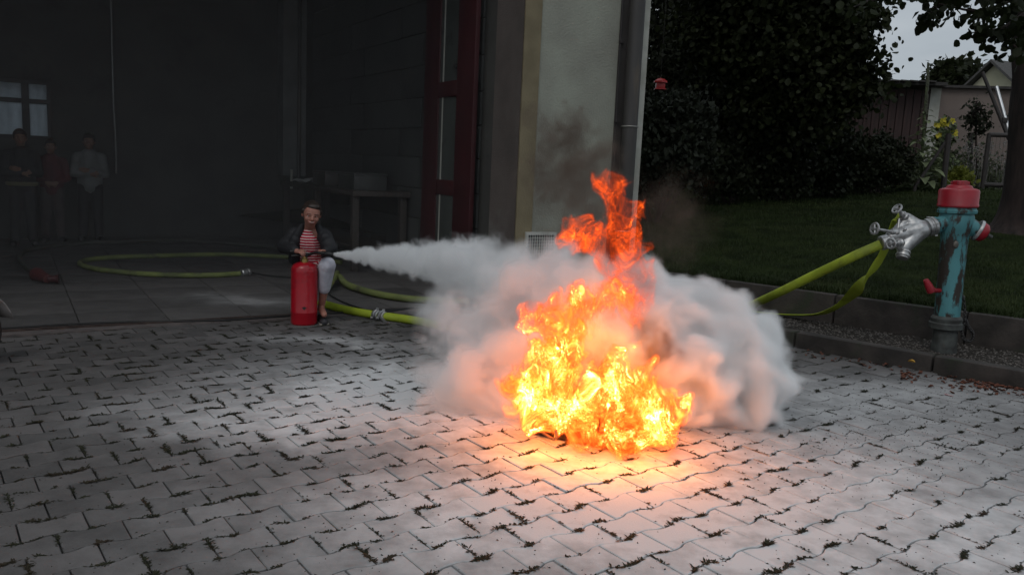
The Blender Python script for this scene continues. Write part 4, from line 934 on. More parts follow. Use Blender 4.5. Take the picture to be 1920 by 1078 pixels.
# ---- three boys watching from the back of the garage
def boy(px_feet, py_feet, height, label, topm, trm, shoem, arms, hat=None, band=None, lean=0, shorts=False):
    f = gz(px_feet, py_feet); k = height / 1.5
    t = thing('person', f, label, 'person', 'boys watching at the back of the garage')
    fwd = Vector((-f.x, -f.y, 0)).normalized(); rt = Vector((fwd.y, -fwd.x, 0)) * -1     # rt: the boy's left as seen on the picture's right
    def V(x, y, z): return f + rt * (x * k) + fwd * (y * k) + Vector((0, 0, z * k))
    hs_ = .112 * k; rot = Matrix((rt, -fwd, Vector((0, 0, 1)))).transposed(); q = MB(); cp = q.capsule
    Pp = headmesh(q, V(0, .02, 1.375), rot, hs_)
    cp(V(0, 0, 1.2), V(0, .01, 1.3), .05 * k, .048 * k); cp(V(0, 0, .98), V(0, 0, 1.14), .105 * k, .115 * k); cp(V(0, 0, .80), V(0, 0, .98), .11 * k, .10 * k)
    ar = {}
    for s_ in (-1, 1):
        cp(V(0, 0, 1.18), V(s_ * .145, 0, 1.17), .06 * k, .05 * k); cp(V(s_ * .06, 0, .78), V(s_ * .085, .01, .43), .082 * k, .052 * k); cp(V(s_ * .085, .01, .43), V(s_ * .10, -.01, .07), .052 * k, .030 * k); cp(V(s_ * .10, -.02, .04), V(s_ * .12, .10, .03), .03 * k, .03 * k)
        if arms == 'folded': el, wr, hd = V(s_ * .20, .03, .93), V(-s_ * .02, .15, .96 + s_ * .025), V(-s_ * .11, .13, .98 + s_ * .02)
        elif arms == 'front': el, wr, hd = V(s_ * .21, .0, .93), V(s_ * .07, .13, .86), V(s_ * .0, .15, .84)
        else: el, wr, hd = V(s_ * .205, -.02, .92), V(s_ * .20, .03, .70), V(s_ * .19, .05, .62)
        ar[s_] = (V(s_ * .155, 0, 1.165), el, wr); cp(ar[s_][0], el, .048 * k, .038 * k); cp(el, wr, .037 * k, .026 * k)
        hand(q, wr, hd - wr, -fwd if arms != 'down' else rt * -s_, .14 * k, .35, s_)
    fused([q], 'body', SKIN2, t, .010, 3); face(Pp, hs_, rot, t)
    q = MB(); q.ell(Pp(0, .18, .26), (.76 * hs_, .88 * hs_, .84 * hs_), rot); q.ell(Pp(0, -.30, .66), (.62 * hs_, .5 * hs_, .30 * hs_), rot); fused([q], 'hair', HAIR, t, .012, 2)
    q = MB(); cp = q.capsule; cp(V(0, 0, .98), V(0, 0, 1.17), .125 * k, .12 * k); cp(V(0, 0, .78), V(0, 0, .98), .14 * k, .125 * k)
    for s_ in (-1, 1):
        cp(V(s_ * .05, 0, .80), V(s_ * .06, 0, 1.1), .11 * k, .10 * k); cp(V(0, 0, 1.18), V(s_ * .15, 0, 1.165), .07 * k, .066 * k); cp(ar[s_][0], ar[s_][1], .064 * k, .054 * k); cp(ar[s_][1], ar[s_][2].lerp(ar[s_][1], .15), .052 * k, .042 * k)
    fused([q], 'sweater', topm, t, .012, 3)
    q = MB(); cp = q.capsule; cp(V(-.05, 0, .76), V(.05, 0, .76), .115 * k, .115 * k)
    for s_ in (-1, 1):
        cp(V(s_ * .06, 0, .76), V(s_ * .085, .01, .43), .102 * k, .074 * k)
        if not shorts: cp(V(s_ * .085, .01, .43), V(s_ * .10, -.01, .09), .074 * k, .058 * k)
    fused([q], 'trousers', trm, t, .012, 3)
    if band:
        q = MB(); q.tube([V(.16 * math.cos(a), .135 * math.sin(a), .80) for a in np.linspace(0, 2 * math.pi, 19)], .026 * k, 8, 1.0, False); q.build('hem_band', band, t)
    for s_ in (-1, 1):
        q = MB(); q.capsule(V(s_ * .10, -.04, .040), V(s_ * .125, .13, .038), .046 * k, .044 * k); fused([q], 'shoe', shoem, t, .010, 2)
boy(46, 461, 1.50, 'tall boy in black pullover with yellowish hem standing before the window', mat('black_pullover', (.020, .021, .022), (.012, .012, .013), rough=.85), mat('dark_trousers', (.030, .030, .032), (.02, .02, .021), rough=.85), mat('black_shoe', (.012, .012, .012), rough=.5), 'folded', band=mat('hem', (.16, .15, .09), rough=.8))
boy(101, 452, 1.40, 'shorter boy in dark red pullover standing between the other two boys', mat('dark_red_pullover', (.11, .016, .02), (.07, .011, .014), rough=.85), mat('brown_grey_trousers', (.075, .06, .058), (.05, .04, .04), rough=.85), mat('black_shoe', (.012, .012, .012)), 'front')
boy(172, 452, 1.50, 'boy in light grey pullover and dark trousers, rightmost of the three boys', mat('grey_pullover', (.17, .18, .18), (.12, .125, .125), rough=.85), mat('black_trousers', (.018, .018, .020), (.012, .012, .013), rough=.85), mat('black_shoe', (.012, .012, .012)), 'folded')
# ================================================================== TREES AND PLANTS
def leafmat(name, c1, c2, trans=.3, rough=.6, k=.52): return mat(name, tuple(v * k for v in c1), tuple(v * k for v in c2), scale=2.2, rough=rough, trans=trans, spec=.18, contrast=(.3, .7))
LF_ROUND = np.array([(0, 0, 0), (.30, .22, .05), (.42, .55, .08), (.24, .88, .04), (0, 1.0, -.06), (-.24, .88, .04), (-.42, .55, .08), (-.30, .22, .05)], np.float32)
LF_ROUND_F = [(0, 1, 2, 3, 4), (0, 4, 5, 6, 7)]
LF_SIMPLE = np.array([(0, 0, 0), (.34, .5, .07), (0, 1, 0), (-.34, .5, .07)], np.float32); LF_SIMPLE_F = [(0, 1, 2), (0, 2, 3)]
def leaf_cloud(P, size, name, m, par, round_=False, droop=.3, rng=None, szv=.35):
    rng = rng or RNG; P = np.asarray(P, np.float32); n = len(P); T = LF_ROUND if round_ else LF_SIMPLE; Fc = LF_ROUND_F if round_ else LF_SIMPLE_F
    d = rng.normal(size=(n, 3)); d[:, 2] -= droop * 1.2; d /= np.linalg.norm(d, axis=1)[:, None]
    a = rng.normal(size=(n, 3)); x = np.cross(d, a); x /= np.linalg.norm(x, axis=1)[:, None] + 1e-9; z = np.cross(x, d)
    s_ = (size * (1 + szv * rng.uniform(-1, 1, n)))[:, None, None]
    V_ = P[:, None, :] + s_ * (T[None, :, 0:1] * x[:, None, :] + T[None, :, 1:2] * d[:, None, :] + T[None, :, 2:3] * z[:, None, :])
    k = len(T); me = bpy.data.meshes.new(name); vv = V_.reshape(-1, 3)
    nf = len(Fc); lens = [len(f) for f in Fc]; tot = sum(lens)
    me.vertices.add(n * k); me.vertices.foreach_set('co', vv.astype(np.float32).ravel()); me.loops.add(n * tot); me.polygons.add(n * nf)
    base = np.concatenate([np.array(f) for f in Fc]); li = (np.arange(n)[:, None] * k + base[None, :]).ravel()
    me.loops.foreach_set('vertex_index', li.astype(np.int32)); st_ = np.concatenate([[0], np.cumsum(lens)[:-1]]); me.polygons.foreach_set('loop_start', (np.arange(n)[:, None] * tot + st_[None, :]).ravel().astype(np.int32))
    me.update(calc_edges=True); me.materials.append(m)
    o = bpy.data.objects.new(name, me); COL.objects.link(o)
    if par is not None: o.parent = par; o.matrix_parent_inverse = par.matrix_basis.inverted()
    return o
def clusters(blobs, n_cl, n_lf, cr_, shell=.55, rng=None):
    """leaf places: clumps spread through the blobs' outer volume"""
    rng = rng or RNG; B_ = np.array(blobs, np.float32); w_ = B_[:, 3] ** 2; idx = rng.choice(len(B_), n_cl, p=w_ / w_.sum())
    d = rng.normal(size=(n_cl, 3)); d /= np.linalg.norm(d, axis=1)[:, None]; r = B_[idx, 3] * (shell + (1 - shell) * rng.uniform(0, 1, n_cl) ** .6) * rng.choice([1, 1, 1, 1.12], n_cl)
    C_ = B_[idx, :3] + d * r[:, None] * np.array([1, .8, .9]); L_ = np.repeat(C_, n_lf, 0) + rng.normal(size=(n_cl * n_lf, 3)) * cr_ * np.repeat(rng.uniform(.5, 1.2, n_cl), n_lf)[:, None]
    return C_, L_
M_BARK = mat('bark', (.034, .022, .019), (.012, .008, .007), scale=14, rough=.95, aniso=(1, 1, .25), bump=.02, bscale=22)
def limb(mb, a, b2, r0, r1, n=9, wob=.08, seg=7):
    a = Vector(a); b2 = Vector(b2); L_ = (b2 - a).length; pts = []; rs = []
    for i in range(seg + 1):
        t = i / seg; p = a.lerp(b2, t); f_ = math.sin(math.pi * t) * wob * L_ * .5
        pts.append(p + Vector((mnoise.noise(p * 1.3) * f_, mnoise.noise(p * 1.3 + Vector((5, 0, 0))) * f_, 0))); rs.append(lerp(r0, r1, t))
    mb.tube(pts, rs, n)
def tree(name, label, cat, trunk, blobs, n_cl, n_lf, cr_, leaf, m, par_group=None, r0=.16, round_=False, shell=.5, droop=.3, nbr=14):
    base = Vector(trunk[0]); t_ = thing(name, base, label, cat, par_group)
    q = MB(); limb(q, base - Vector((0, 0, .3)), trunk[1], r0, r0 * .6, 12); top = Vector(trunk[1])
    C_, L_ = clusters(blobs, n_cl, n_lf, cr_, shell)
    for i in RNG.choice(len(C_), min(nbr, len(C_)), replace=False):
        c = Vector(C_[i]); limb(q, top.lerp(base, random.uniform(0, .25)), c, r0 * .35, .012, 6, .25)
    q.build('trunk', M_BARK, t_); leaf_cloud(L_, leaf, 'crown', m, t_, round_, droop); return t_
def bl(px, py, Y, rpx): p = at(px, py, Y); return (p.x, p.y, p.z, rpx * Y / F_PX)
def ground_at(px, Y):
    p = at(px, 350, Y); return Vector((p.x, Y, lawn_z(p)))

LM1 = leafmat('broad_leaf', (.050, .062, .022), (.022, .030, .012)); LM2 = leafmat('grey_green_leaf', (.060, .068, .042), (.028, .034, .020)); LM3 = leafmat('dark_leaf', (.030, .036, .018), (.014, .018, .010), .2)
# the big broad-leaved tree whose crown fills the top centre-right
B1 = [bl(*a) for a in ((1400, 20, 13, 120), (1490, 10, 13, 120), (1560, 20, 12.8, 80), (1470, 120, 13, 105), (1545, 120, 12.6, 85), (1600, 110, 12.4, 52), (1612, 155, 12.3, 40), (1540, 190, 12.6, 70), (1450, 200, 13, 80), (1610, 45, 12.2, 45), (1340, 60, 13.4, 80), (1480, -80, 13, 130), (1400, -80, 13, 130))]
tree('broadleaf_tree', 'large dark broad-leaved tree in front of the red boarded shed', 'tree', (ground_at(1478, 14.9), at(1478, 150, 14.4)), B1, 1900, 18, .15, .088, LM1, r0=.2, round_=True, shell=.35, nbr=70)
# twigs with loose leaves at the crown's right edge
# trees further back on the left, behind the bushes
B2 = [bl(*a) for a in ((1230, 20, 16, 110), (1300, -20, 16.5, 120), (1250, 120, 15.5, 80), (1330, 100, 16, 90), (1210, 190, 15, 55))]
tree('grey_green_tree', 'loose grey-green tree growing close behind the corner of the building', 'tree', (ground_at(1262, 16), at(1262, 120, 16)), B2, 1200, 14, .2, .10, LM2, r0=.15, shell=.2)
B3 = [bl(*a) for a in ((1380, 60, 17.4, 150), (1480, 120, 17.6, 90), (1420, 0, 17.6, 160), (1290, 160, 17.3, 110), (1400, 180, 17.2, 110), (1530, 60, 17.8, 60))]
tree('background_tree', 'dense nearly black tree filling the gap behind the broad-leaved tree', 'tree', (ground_at(1370, 17.4), at(1370, 120, 17.4)), B3, 1100, 13, .25, .19, LM3, r0=.2, shell=.1)
# shrubs and bushes
def bush(name, label, blobs, n_cl, n_lf, cr_, leaf, m, base, group=None, shell=.3, droop=-.6):
    t_ = thing(name, base, label, 'bush', group); C_, L_ = clusters(blobs, n_cl, n_lf, cr_, shell); q = MB()
    for i in range(min(9, n_cl)): limb(q, base + Vector((random.uniform(-.1, .1), random.uniform(-.1, .1), -.05)), Vector(C_[i]), .025, .006, 5, .2, 4)
    q.build('stem', M_BARK, t_); leaf_cloud(L_, leaf, 'foliage', m, t_, False, droop)
    return t_
LB1 = leafmat('bush_leaf', (.040, .050, .024), (.018, .024, .012), .15); LB2 = leafmat('conifer_needle', (.046, .055, .034), (.020, .026, .016), .1)
bush('conifer_shrub', 'tall spreading grey-green shrub beside the corner of the building', [bl(*a) for a in ((1215, 250, 11.2, 70), (1265, 225, 11.5, 50), (1230, 310, 11, 60), (1290, 290, 11.6, 50), (1300, 235, 11.9, 34), (1210, 330, 11, 45))], 700, 18, .09, .085, LB2, ground_at(1235, 11.2))
bush('spreading_bush', 'low dark bush left of the middle under the big tree', [bl(*a) for a in ((1350, 310, 13.3, 52), (1400, 300, 13.5, 56), (1330, 330, 13, 34), (1380, 335, 13.1, 30))], 520, 16, .09, .085, LB1, ground_at(1375, 13.3))
bush('spreading_bush', 'dark bush with pale upper leaves in the middle of the row below the tree', [bl(*a) for a in ((1460, 305, 13.7, 52), (1500, 290, 13.9, 50), (1440, 330, 13.4, 32), (1490, 330, 13.4, 34))], 520, 16, .09, .085, LB1, ground_at(1470, 13.6))
bush('spreading_bush', 'dark bush right of the middle touching the rounded bush', [bl(*a) for a in ((1550, 300, 14, 50), (1590, 285, 14.2, 40), (1560, 330, 13.8, 32))], 460, 16, .09, .085, LB1, ground_at(1560, 13.9))
bush('rounded_bush', 'smooth rounded dark bush at the right end of the row beside the mullein', [bl(*a) for a in ((1640, 305, 14.3, 50), (1670, 310, 14.4, 38), (1615, 315, 14.2, 36))], 560, 18, .07, .065, LB1, ground_at(1645, 14.3), shell=.6)
# tree at the right edge: trunk and hanging leafy twigs
tb = ground_at(1925, 10.0); RT = thing('near_tree', tb, 'dark tree trunk at the right edge with leafy twigs hanging over the garden', 'tree')
q = MB(); ptsT = [at(1921, 470, 10.0), at(1932, 420, 10.0), at(1941, 330, 10.0), at(1944, 240, 10.0), at(1948, 120, 10.0), at(1945, 0, 10.0), at(1940, -160, 10.0)]
q.tube(smooth_path(ptsT, 6), [.42 * math.exp(-i / 4) + .315 - i * .0016 for i in range(37)], 20); trk = q.build('trunk', M_BARK, RT)
me = trk.data
for v in me.vertices: v.co += v.normal * (.022 * mnoise.noise(Vector((v.co.x * 9, v.co.y * 9, v.co.z * 2.2))))
q = MB(); br = [((1945, -30), (1850, 20), (1760, 8)), ((1945, 10), (1880, 52), (1822, 62)), ((1940, -60), (1800, -30), (1690, -10)), ((1690, -10), (1640, 0), (1600, 14)), ((1900, 30), (1890, 70), (1912, 96)), ((1760, 8), (1745, 22), (1738, 34))]
LP = []
for path in br:
    P3 = smooth_path([at(x, y, 9.2 - k * .25) for k, (x, y) in enumerate(path)], 8); q.tube(P3, [lerp(.03, .006, i / (len(P3) - 1)) for i in range(len(P3))], 6)
    for p in P3[2:]:
        for _ in range(4): LP.append(p + Vector((random.gauss(0, .05), random.gauss(0, .15), random.gauss(-.03, .045))))
q.build('branch', M_BARK, RT)
for (cx, cy, sx, sy, n_) in ((1885, -18, 50, 24, 170), (1800, -26, 70, 18, 170), (1908, 50, 18, 26, 40), (1840, 40, 20, 12, 18), (1872, 22, 30, 16, 40), (1700, -28, 60, 16, 120), (1775, 0, 20, 14, 24), (1916, 85, 9, 12, 12)):
    for _ in range(n_): p = at(random.gauss(cx, sx * .6), random.gauss(cy, sy * .6), random.uniform(8.3, 9.6)); LP.append(p)
leaf_cloud([tuple(p) for p in LP], .088, 'leaves', leafmat('near_leaf', (.040, .055, .018), (.018, .026, .010), .35), RT, True, .5)
# far trees on the skyline
tree('skyline_tree', 'round dark tree left of its neighbour on the skyline above the shed roof', 'tree', (Vector((at(1772, 160, 46).x, 46, 1)), at(1772, 150, 46)), [bl(*a) for a in ((1768, 146, 46, 16), (1782, 150, 46.5, 16), (1758, 158, 46, 13), (1774, 138, 46, 9))], 240, 12, .30, .38, LM1, 'trees on the skyline', r0=.2, nbr=5)
tree('skyline_tree', 'pointed airy tree right of its neighbour on the skyline next to the house', 'tree', (Vector((at(1808, 160, 47).x, 47, 1)), at(1808, 140, 47)), [bl(*a) for a in ((1806, 140, 47, 13), (1804, 128, 47, 7), (1816, 150, 47.5, 14), (1797, 152, 47, 10))], 200, 12, .30, .36, LM1, 'trees on the skyline', r0=.2, nbr=5)
# mullein, evening primrose, sapling, low plants
def stalk(mb, a, b2, r=.008): limb(mb, a, b2, r, r * .4, 5, .1, 5)
def broad_leaf(mb, o, d, L_, W_, up=.35, segs=5):
    d = Vector((d.x, d.y, 0)).normalized(); s_ = Vector((-d.y, d.x, 0)); rows = []
    for i in range(segs + 1):
        t = i / segs; w_ = W_ * math.sin(math.pi * min(.97, t * .9 + .08)) * .5; c = o + d * L_ * t + Vector((0, 0, L_ * (up * t - .75 * t * t * abs(up + .3))))
        rows.append((c - s_ * w_ + Vector((0, 0, w_ * .3)), c, c + s_ * w_ + Vector((0, 0, w_ * .3))))
    vs = [p for r in rows for p in r]; mb.add(vs, [(3 * i + j, 3 * i + j + 1, 3 * i + 4 + j, 3 * i + 3 + j) for i in range(segs) for j in (0, 1)])
YM = 14.7; mb0 = ground_at(1728, YM); mtop = at(1741, 119, YM)
ml = thing('mullein', mb0, 'very tall mullein with broad pale leaves and a thin spike rising above the shed roof', 'plant')
q = MB(); limb(q, mb0, mtop, .030, .016, 8, .03, 8); q.build('stem', mat('mullein_stem', (.10, .12, .06), (.06, .08, .035), scale=20, rough=.9), ml)
q = MB(); HM = (mtop - mb0).length
for i in range(44):
    t = (i / 44) ** 1.15 * .66; o = mb0.lerp(mtop, t); a = i * 2.4 + random.uniform(-.3, .3); broad_leaf(q, o, Vector((math.cos(a), math.sin(a), 0)), lerp(.62, .10, t / .66) * random.uniform(.8, 1.1), lerp(.20, .05, t / .66), random.uniform(.3, .9))
q.build('leaf_rosette', mat('mullein_leaf', (.17, .20, .105), (.10, .125, .06), scale=5, rough=.8, trans=.25), ml)
q = MB()
for i in range(150):
    t = random.uniform(.60, 1.0); o = mb0.lerp(mtop, t); a = random.uniform(0, 6.28); r = .028 * (1.25 - t); q.ell(o + Vector((math.cos(a), math.sin(a), 0)) * r * 1.4, (.016, .016, .022), None, 5, 4)
q.build('flower_spike', mat('seed_spike', (.075, .080, .050), (.04, .045, .03), scale=30), ml)
pr = thing('yellow_flower', ground_at(1768, 15.3), 'tall stalks with clear yellow blossoms in front of the pinkish shed wall', 'flower')
M_ST = mat('green_stalk', (.085, .11, .045), (.045, .062, .025), scale=9)
tips = [at(x, y, 15.3 + random.uniform(-.1, .1)) for x, y in ((1766, 226), (1784, 229), (1757, 243), (1770, 236), (1779, 252), (1760, 252), (1788, 246), (1765, 232))]
for tp in tips:
    q = MB(); stalk(q, ground_at(1768, 15.3) + Vector((random.uniform(-.1, .1), 0, 0)), tp); q.build('stalk', M_ST, pr)
    q = MB(); nb_ = 5
    for c in range(3):
        o = tp + Vector((random.gauss(0, .045), random.gauss(0, .03), random.gauss(0, .035)))
        for k in range(nb_):
            a = k * 6.28 / nb_ + c; d = Vector((math.cos(a), -.6, math.sin(a))); broad = .030; s_ = Vector((-math.sin(a), 0, math.cos(a))) * broad
            q.add([o, o + d * .03 - s_ * .7, o + d * .052, o + d * .03 + s_ * .7], [(0, 1, 2, 3)])
    q.build('blossom', mat('yellow_petal', (.62, .56, .07), (.5, .42, .04), scale=20, trans=.3), pr)
C_, L_ = clusters([bl(*a) for a in ((1768, 262, 15.3, 18), (1766, 300, 15.3, 20), (1772, 240, 15.3, 12))], 60, 8, .07, .3); leaf_cloud(L_, .09, 'foliage', M_ST, pr, False, .2)
sp_b = ground_at(1833, 16.4)
tree('sapling', 'slender young tree standing alone before the pinkish shed wall', 'tree', (sp_b, at(1831, 190, 16.4)), [bl(*a) for a in ((1832, 196, 16.4, 13), (1826, 218, 16.4, 17), (1842, 222, 16.4, 16), (1833, 238, 16.4, 20), (1818, 232, 16.4, 9), (1850, 236, 16.4, 9))], 90, 5, .07, .085, LM2, r0=.028, shell=.3, nbr=14)
bush('low_plant', 'low bright yellow-green plant at the foot of the fence post', [bl(*a) for a in ((1798, 333, 15.2, 17), (1785, 338, 15.2, 12), (1812, 338, 15.2, 11))], 120, 12, .05, .075, leafmat('yellow_green_leaf', (.30, .33, .06), (.18, .21, .035), .3), ground_at(1798, 15.2))
# loose undergrowth in the garden behind the fence
pts = []
for _ in range(5200):
    px = random.uniform(1690, 1900); Y_ = random.uniform(16.0, 18.2); g0_ = ground_at(px, Y_); pts.append(tuple(g0_ + Vector((0, 0, abs(random.gauss(0, .34)) * (.5 + mnoise.noise(g0_ * 1.3) + .4)))))
tag(leaf_cloud(pts, .075, 'undergrowth', leafmat('weed_leaf', (.15, .175, .10), (.07, .085, .045), .2), None, False, -.8), 'loose grey-green weeds growing in the garden behind the fence', kind='stuff')
q = MB()
for _ in range(60):
    px = random.uniform(1785, 1880); g0_ = ground_at(px, random.uniform(15.8, 17.5)); h_ = random.uniform(.4, .95); stalk(q, g0_, g0_ + Vector((random.uniform(-.1, .1), 0, h_)), .006)
    for k in range(7): o = g0_ + Vector((random.gauss(0, .04), 0, h_ + random.gauss(0, .03))); q.ell(o, (.014, .014, .012), None, 5, 4)
tag(q.build('seed_heads', mat('pale_seed', (.22, .20, .19), (.13, .13, .12), scale=20)), 'thin pale flowering weeds standing in the garden behind the fence', kind='stuff')

# ================================================================== SMALL THINGS ON THE GROUND
M_WEED = mat('joint_weed', (.030, .031, .017), (.012, .013, .008), scale=40, rough=.85, c3=(.045, .030, .020), s3=4, t3=(.5, .7), spec=.2)
vis_c = [c for c in cells if c[0] == 0]
q = MB(); rw = random.Random(5); n_t = 0
for (nv, dist, uu, v) in vis_c:
    c = stone_pos(uu, v); pr_ = proj(c)
    dens = .9 + 1.1 * max(0, 1 - abs(pr_[0] - 820) / 900) * (1 if pr_[1] > 640 else .8)
    dens *= .55 + 1.1 * max(0, mnoise.noise(c * .9) + .35)
    for edge in range(3):
        if rw.random() > dens * (.35, .8, .8)[edge]: continue
        o_ = .5 * (v % 2); f0 = rw.uniform(0, .7); f1 = f0 + rw.uniform(.15, .55)
        def ed(f): return stone_pos(uu + f, v) + Pb * (-AMP + AMP * wavy(math.cos(2 * math.pi * f)))
        big = rw.random() ** 1.5; nn_ = int(9 + 58 * big) + (6 if pr_[0] < 900 else 0); span = .45 + .75 * big; mid = rw.uniform(.2, .8)
        nw = 3 if edge == 0 else 5; poly = [stone_pos(uu, v).lerp(stone_pos(uu, v - 1), i / 2) for i in range(3)] if edge == 0 else [ed(lerp(f0, f1, i / 4)) for i in range(5)]
        def along(t_): x_ = t_ * (len(poly) - 1); i_ = min(int(x_), len(poly) - 2); return poly[i_].lerp(poly[i_ + 1], x_ - i_)
        for _ in range(nn_):
            t_ = min(1, max(0, rw.gauss(mid, .24 * span))); o = along(t_) + Vector((rw.gauss(0, .0035), rw.gauss(0, .0035), .001)); an = rw.uniform(0, 6.283); L_ = rw.uniform(.005, .0175) * (.6 + .85 * big) * (1.5 if rw.random() < .12 else 1)
            d = Vector((math.cos(an), math.sin(an), 0)); s_ = Vector((-d.y, d.x, 0)) * rw.uniform(.0020, .0042); up = Vector((0, 0, rw.uniform(.1, .6)))
            m_ = o + d * L_ * .55 + up * L_ * .45; e_ = o + d * L_ + up * L_ * .6
            q.add([o - s_ * .5, o + s_ * .5, m_ + s_, m_ - s_, e_], [(0, 1, 2, 3), (3, 2, 4)])
        n_t += 1
tag(q.build('joint_weeds', M_WEED, smooth=False), 'small dark weeds sprouting from the joints of the paving', kind='stuff')
q = MB()
for _ in range(2600):
    px, py = rw.uniform(-20, 1940), rw.uniform(600, 1085)
    if rw.random() < .5: px, py = rw.gauss(1700, 160), rw.gauss(790, 60)
    p = gz(px, py, .002)
    if (p - P0).dot(M) > -.2 or (p - K0).dot(KN) > -.02: continue
    r = rw.uniform(.0012, .0042); an = rw.uniform(0, 6.28); 
    vs = [p + Vector((math.cos(an + k * 1.57) * r * (1.6 if k % 2 else .8), math.sin(an + k * 1.57) * r * (1.6 if k % 2 else .8), 0)) for k in range(4)] + [p + Vector((0, 0, r))]
    q.add(vs, [(0, 1, 4), (1, 2, 4), (2, 3, 4), (3, 0, 4)])
tag(q.build('crumbs', mat('crumb', (.05, .042, .032), (.02, .018, .015), scale=50), smooth=False), 'tiny dark crumbs of soil scattered on the paving', kind='stuff')
def curled_leaf(mb, p, s_, an, rr):
    rt = Matrix.Rotation(an, 3, 'Z') @ Matrix.Rotation(rr.uniform(-.5, .5), 3, 'X')
    for f in LF_ROUND_F: pass
    o = len(mb.v); vs = [p + rt @ Vector((x * s_ * .8, (y - .5) * s_, abs(x) * s_ * .5 + z * s_ + .004)) for x, y, z in LF_ROUND.tolist()]; mb.add(vs, LF_ROUND_F)
q = MB()
for _ in range(230):
    px, py = rw.gauss(1858, 42), rw.gauss(722, 9)
    if rw.random() < .35: px = rw.uniform(1490, 1920); py = 650 + (px - 1488) * .187 + rw.uniform(1, 14)
    if rw.random() < .1: px, py = rw.gauss(1704, 9), rw.gauss(708, 4)
    p = gz(px, py, .002)
    if (p - K0).dot(KN) > -.01: p = p - KN * ((p - K0).dot(KN) + .02 + rw.uniform(0, .05))
    curled_leaf(q, p, rw.uniform(.018, .042), rw.uniform(0, 6.28), rw)
tag(q.build('fallen_leaves', mat('dead_leaf', (.16, .055, .030), (.06, .024, .016), scale=12, rough=.8), smooth=False), 'reddish brown dead leaves gathered along the foot of the kerb', kind='stuff')
q = MB(); curled_leaf(q, gz(1709, 679, ZG - .0), .05, .8, rw); p = kp(0, 0); 
yl = q.build('yellow_leaf', mat('yellow_dead_leaf', (.50, .30, .04), (.35, .18, .03), scale=12), smooth=False); tag(yl, 'single small yellow leaf lying on the top of the low kerb', 'leaf')
q = MB()
for k in range(3):
    c = gz(1776 + k * 3, 740 + k, .003); q.box(c + Vector((0, 0, .003)), (.035, .018, .0015), Matrix.Rotation(k * .9, 3, 'Z') @ Matrix.Rotation(.15, 3, 'Y'))
tag(q.build('paper_scrap', mat('scrap_paper', (.5, .45, .45), (.45, .06, .08), scale=30), smooth=False), 'torn scrap of white and red paper on the paving near the kerb', 'scrap')
# grey object cut off by the left edge: a wheel of a parked trailer on its chock
wt = gz(-38, 690, 0); wl = thing('trailer_wheel', wt, 'dark rubber wheel with grey mudguard cut off by the left edge of the picture', 'wheel')
q = MB(); ax = Vector((.93, -.36, 0)); cw_ = wt + Vector((-.10, 0, .20)); q.lathe([(-.09, .12), (-.09, .185), (-.07, .20), (.07, .20), (.09, .185), (.09, .12)], cw_, ax, 32); q.build('tyre', M_CAB, wl)
q = MB(); q.lathe([(-.07, .02), (-.075, .12), (.06, .12), (.07, .10), (.07, .02)], cw_, ax, 24); q.build('rim', M_PIPE, wl)
q = MB(); fl_ = []
for i in range(13):
    a = math.pi * (.08 + .84 * i / 12); u2 = Vector((-ax.y, ax.x, 0)); c = cw_ + (u2 * math.cos(a) + Vector((0, 0, 1)) * math.sin(a)) * .25
    fl_ += [c - ax * .11, c + ax * .11]
q.add(fl_, [(2 * i, 2 * i + 1, 2 * i + 3, 2 * i + 2) for i in range(12)]); o = q.build('mudguard', mat('grey_mudguard', (.28, .28, .28), (.2, .2, .2), rough=.5), wl); md = o.modifiers.new('t', 'SOLIDIFY'); md.thickness = .008
# ================================================================== FIRE, POWDER CLOUD AND SMOKE (real volumes on voxel grids made here)
def tile(n, seed, k0):
    """periodic band-limited noise, unit deviation"""
    r = np.random.default_rng(seed)
    w_ = np.fft.rfftn(r.standard_normal((n, n, n)).astype(np.float32))
    k = np.sqrt(np.fft.fftfreq(n)[:, None, None] ** 2 + np.fft.fftfreq(n)[None, :, None] ** 2 + np.fft.rfftfreq(n)[None, None, :] ** 2) * n
    a = np.fft.irfftn(w_ * np.exp(-((k - k0) / (k0 * .45)) ** 2), s=(n, n, n)).astype(np.float32)
    return a / a.std()
def samp(T, x, y, z):
    n = T.shape[0]; f = np.float32
    x = (x % 1) * n; y = (y % 1) * n; z = (z % 1) * n
    i = x.astype(np.int32); j = y.astype(np.int32); k = z.astype(np.int32)
    fx = (x - i).astype(f); fy = (y - j).astype(f); fz = (z - k).astype(f)
    i %= n; j %= n; k %= n; i1 = (i + 1) % n; j1 = (j + 1) % n; k1 = (k + 1) % n
    Fr = T.ravel(); a = (i * n + j) * n; b_ = (i * n + j1) * n; c = (i1 * n + j) * n; d = (i1 * n + j1) * n
    r00 = Fr[a + k] * (1 - fz) + Fr[a + k1] * fz; r01 = Fr[b_ + k] * (1 - fz) + Fr[b_ + k1] * fz
    r10 = Fr[c + k] * (1 - fz) + Fr[c + k1] * fz; r11 = Fr[d + k] * (1 - fz) + Fr[d + k1] * fz
    return (r00 * (1 - fy) + r01 * fy) * (1 - fx) + (r10 * (1 - fy) + r11 * fy) * fx
TA, TB2, TC, TD = tile(96, 3, 4), tile(96, 4, 4), tile(96, 5, 4), tile(96, 6, 5)
def warp(X, Y, Z, amp, s, zs=.75):
    return X + amp * samp(TA, X * s, Y * s, Z * s * zs), Y + amp * samp(TB2, X * s, Y * s, Z * s * zs), Z + amp * samp(TC, X * s, Y * s, Z * s * zs)
def grid(lo, hi, vox):
    lo = np.array(lo, np.float32); n = np.ceil((np.array(hi) - lo) / vox).astype(int)
    ax = [(lo[i] + vox * np.arange(n[i])).astype(np.float32) for i in range(3)]
    return lo, n, np.meshgrid(*ax, indexing='ij')
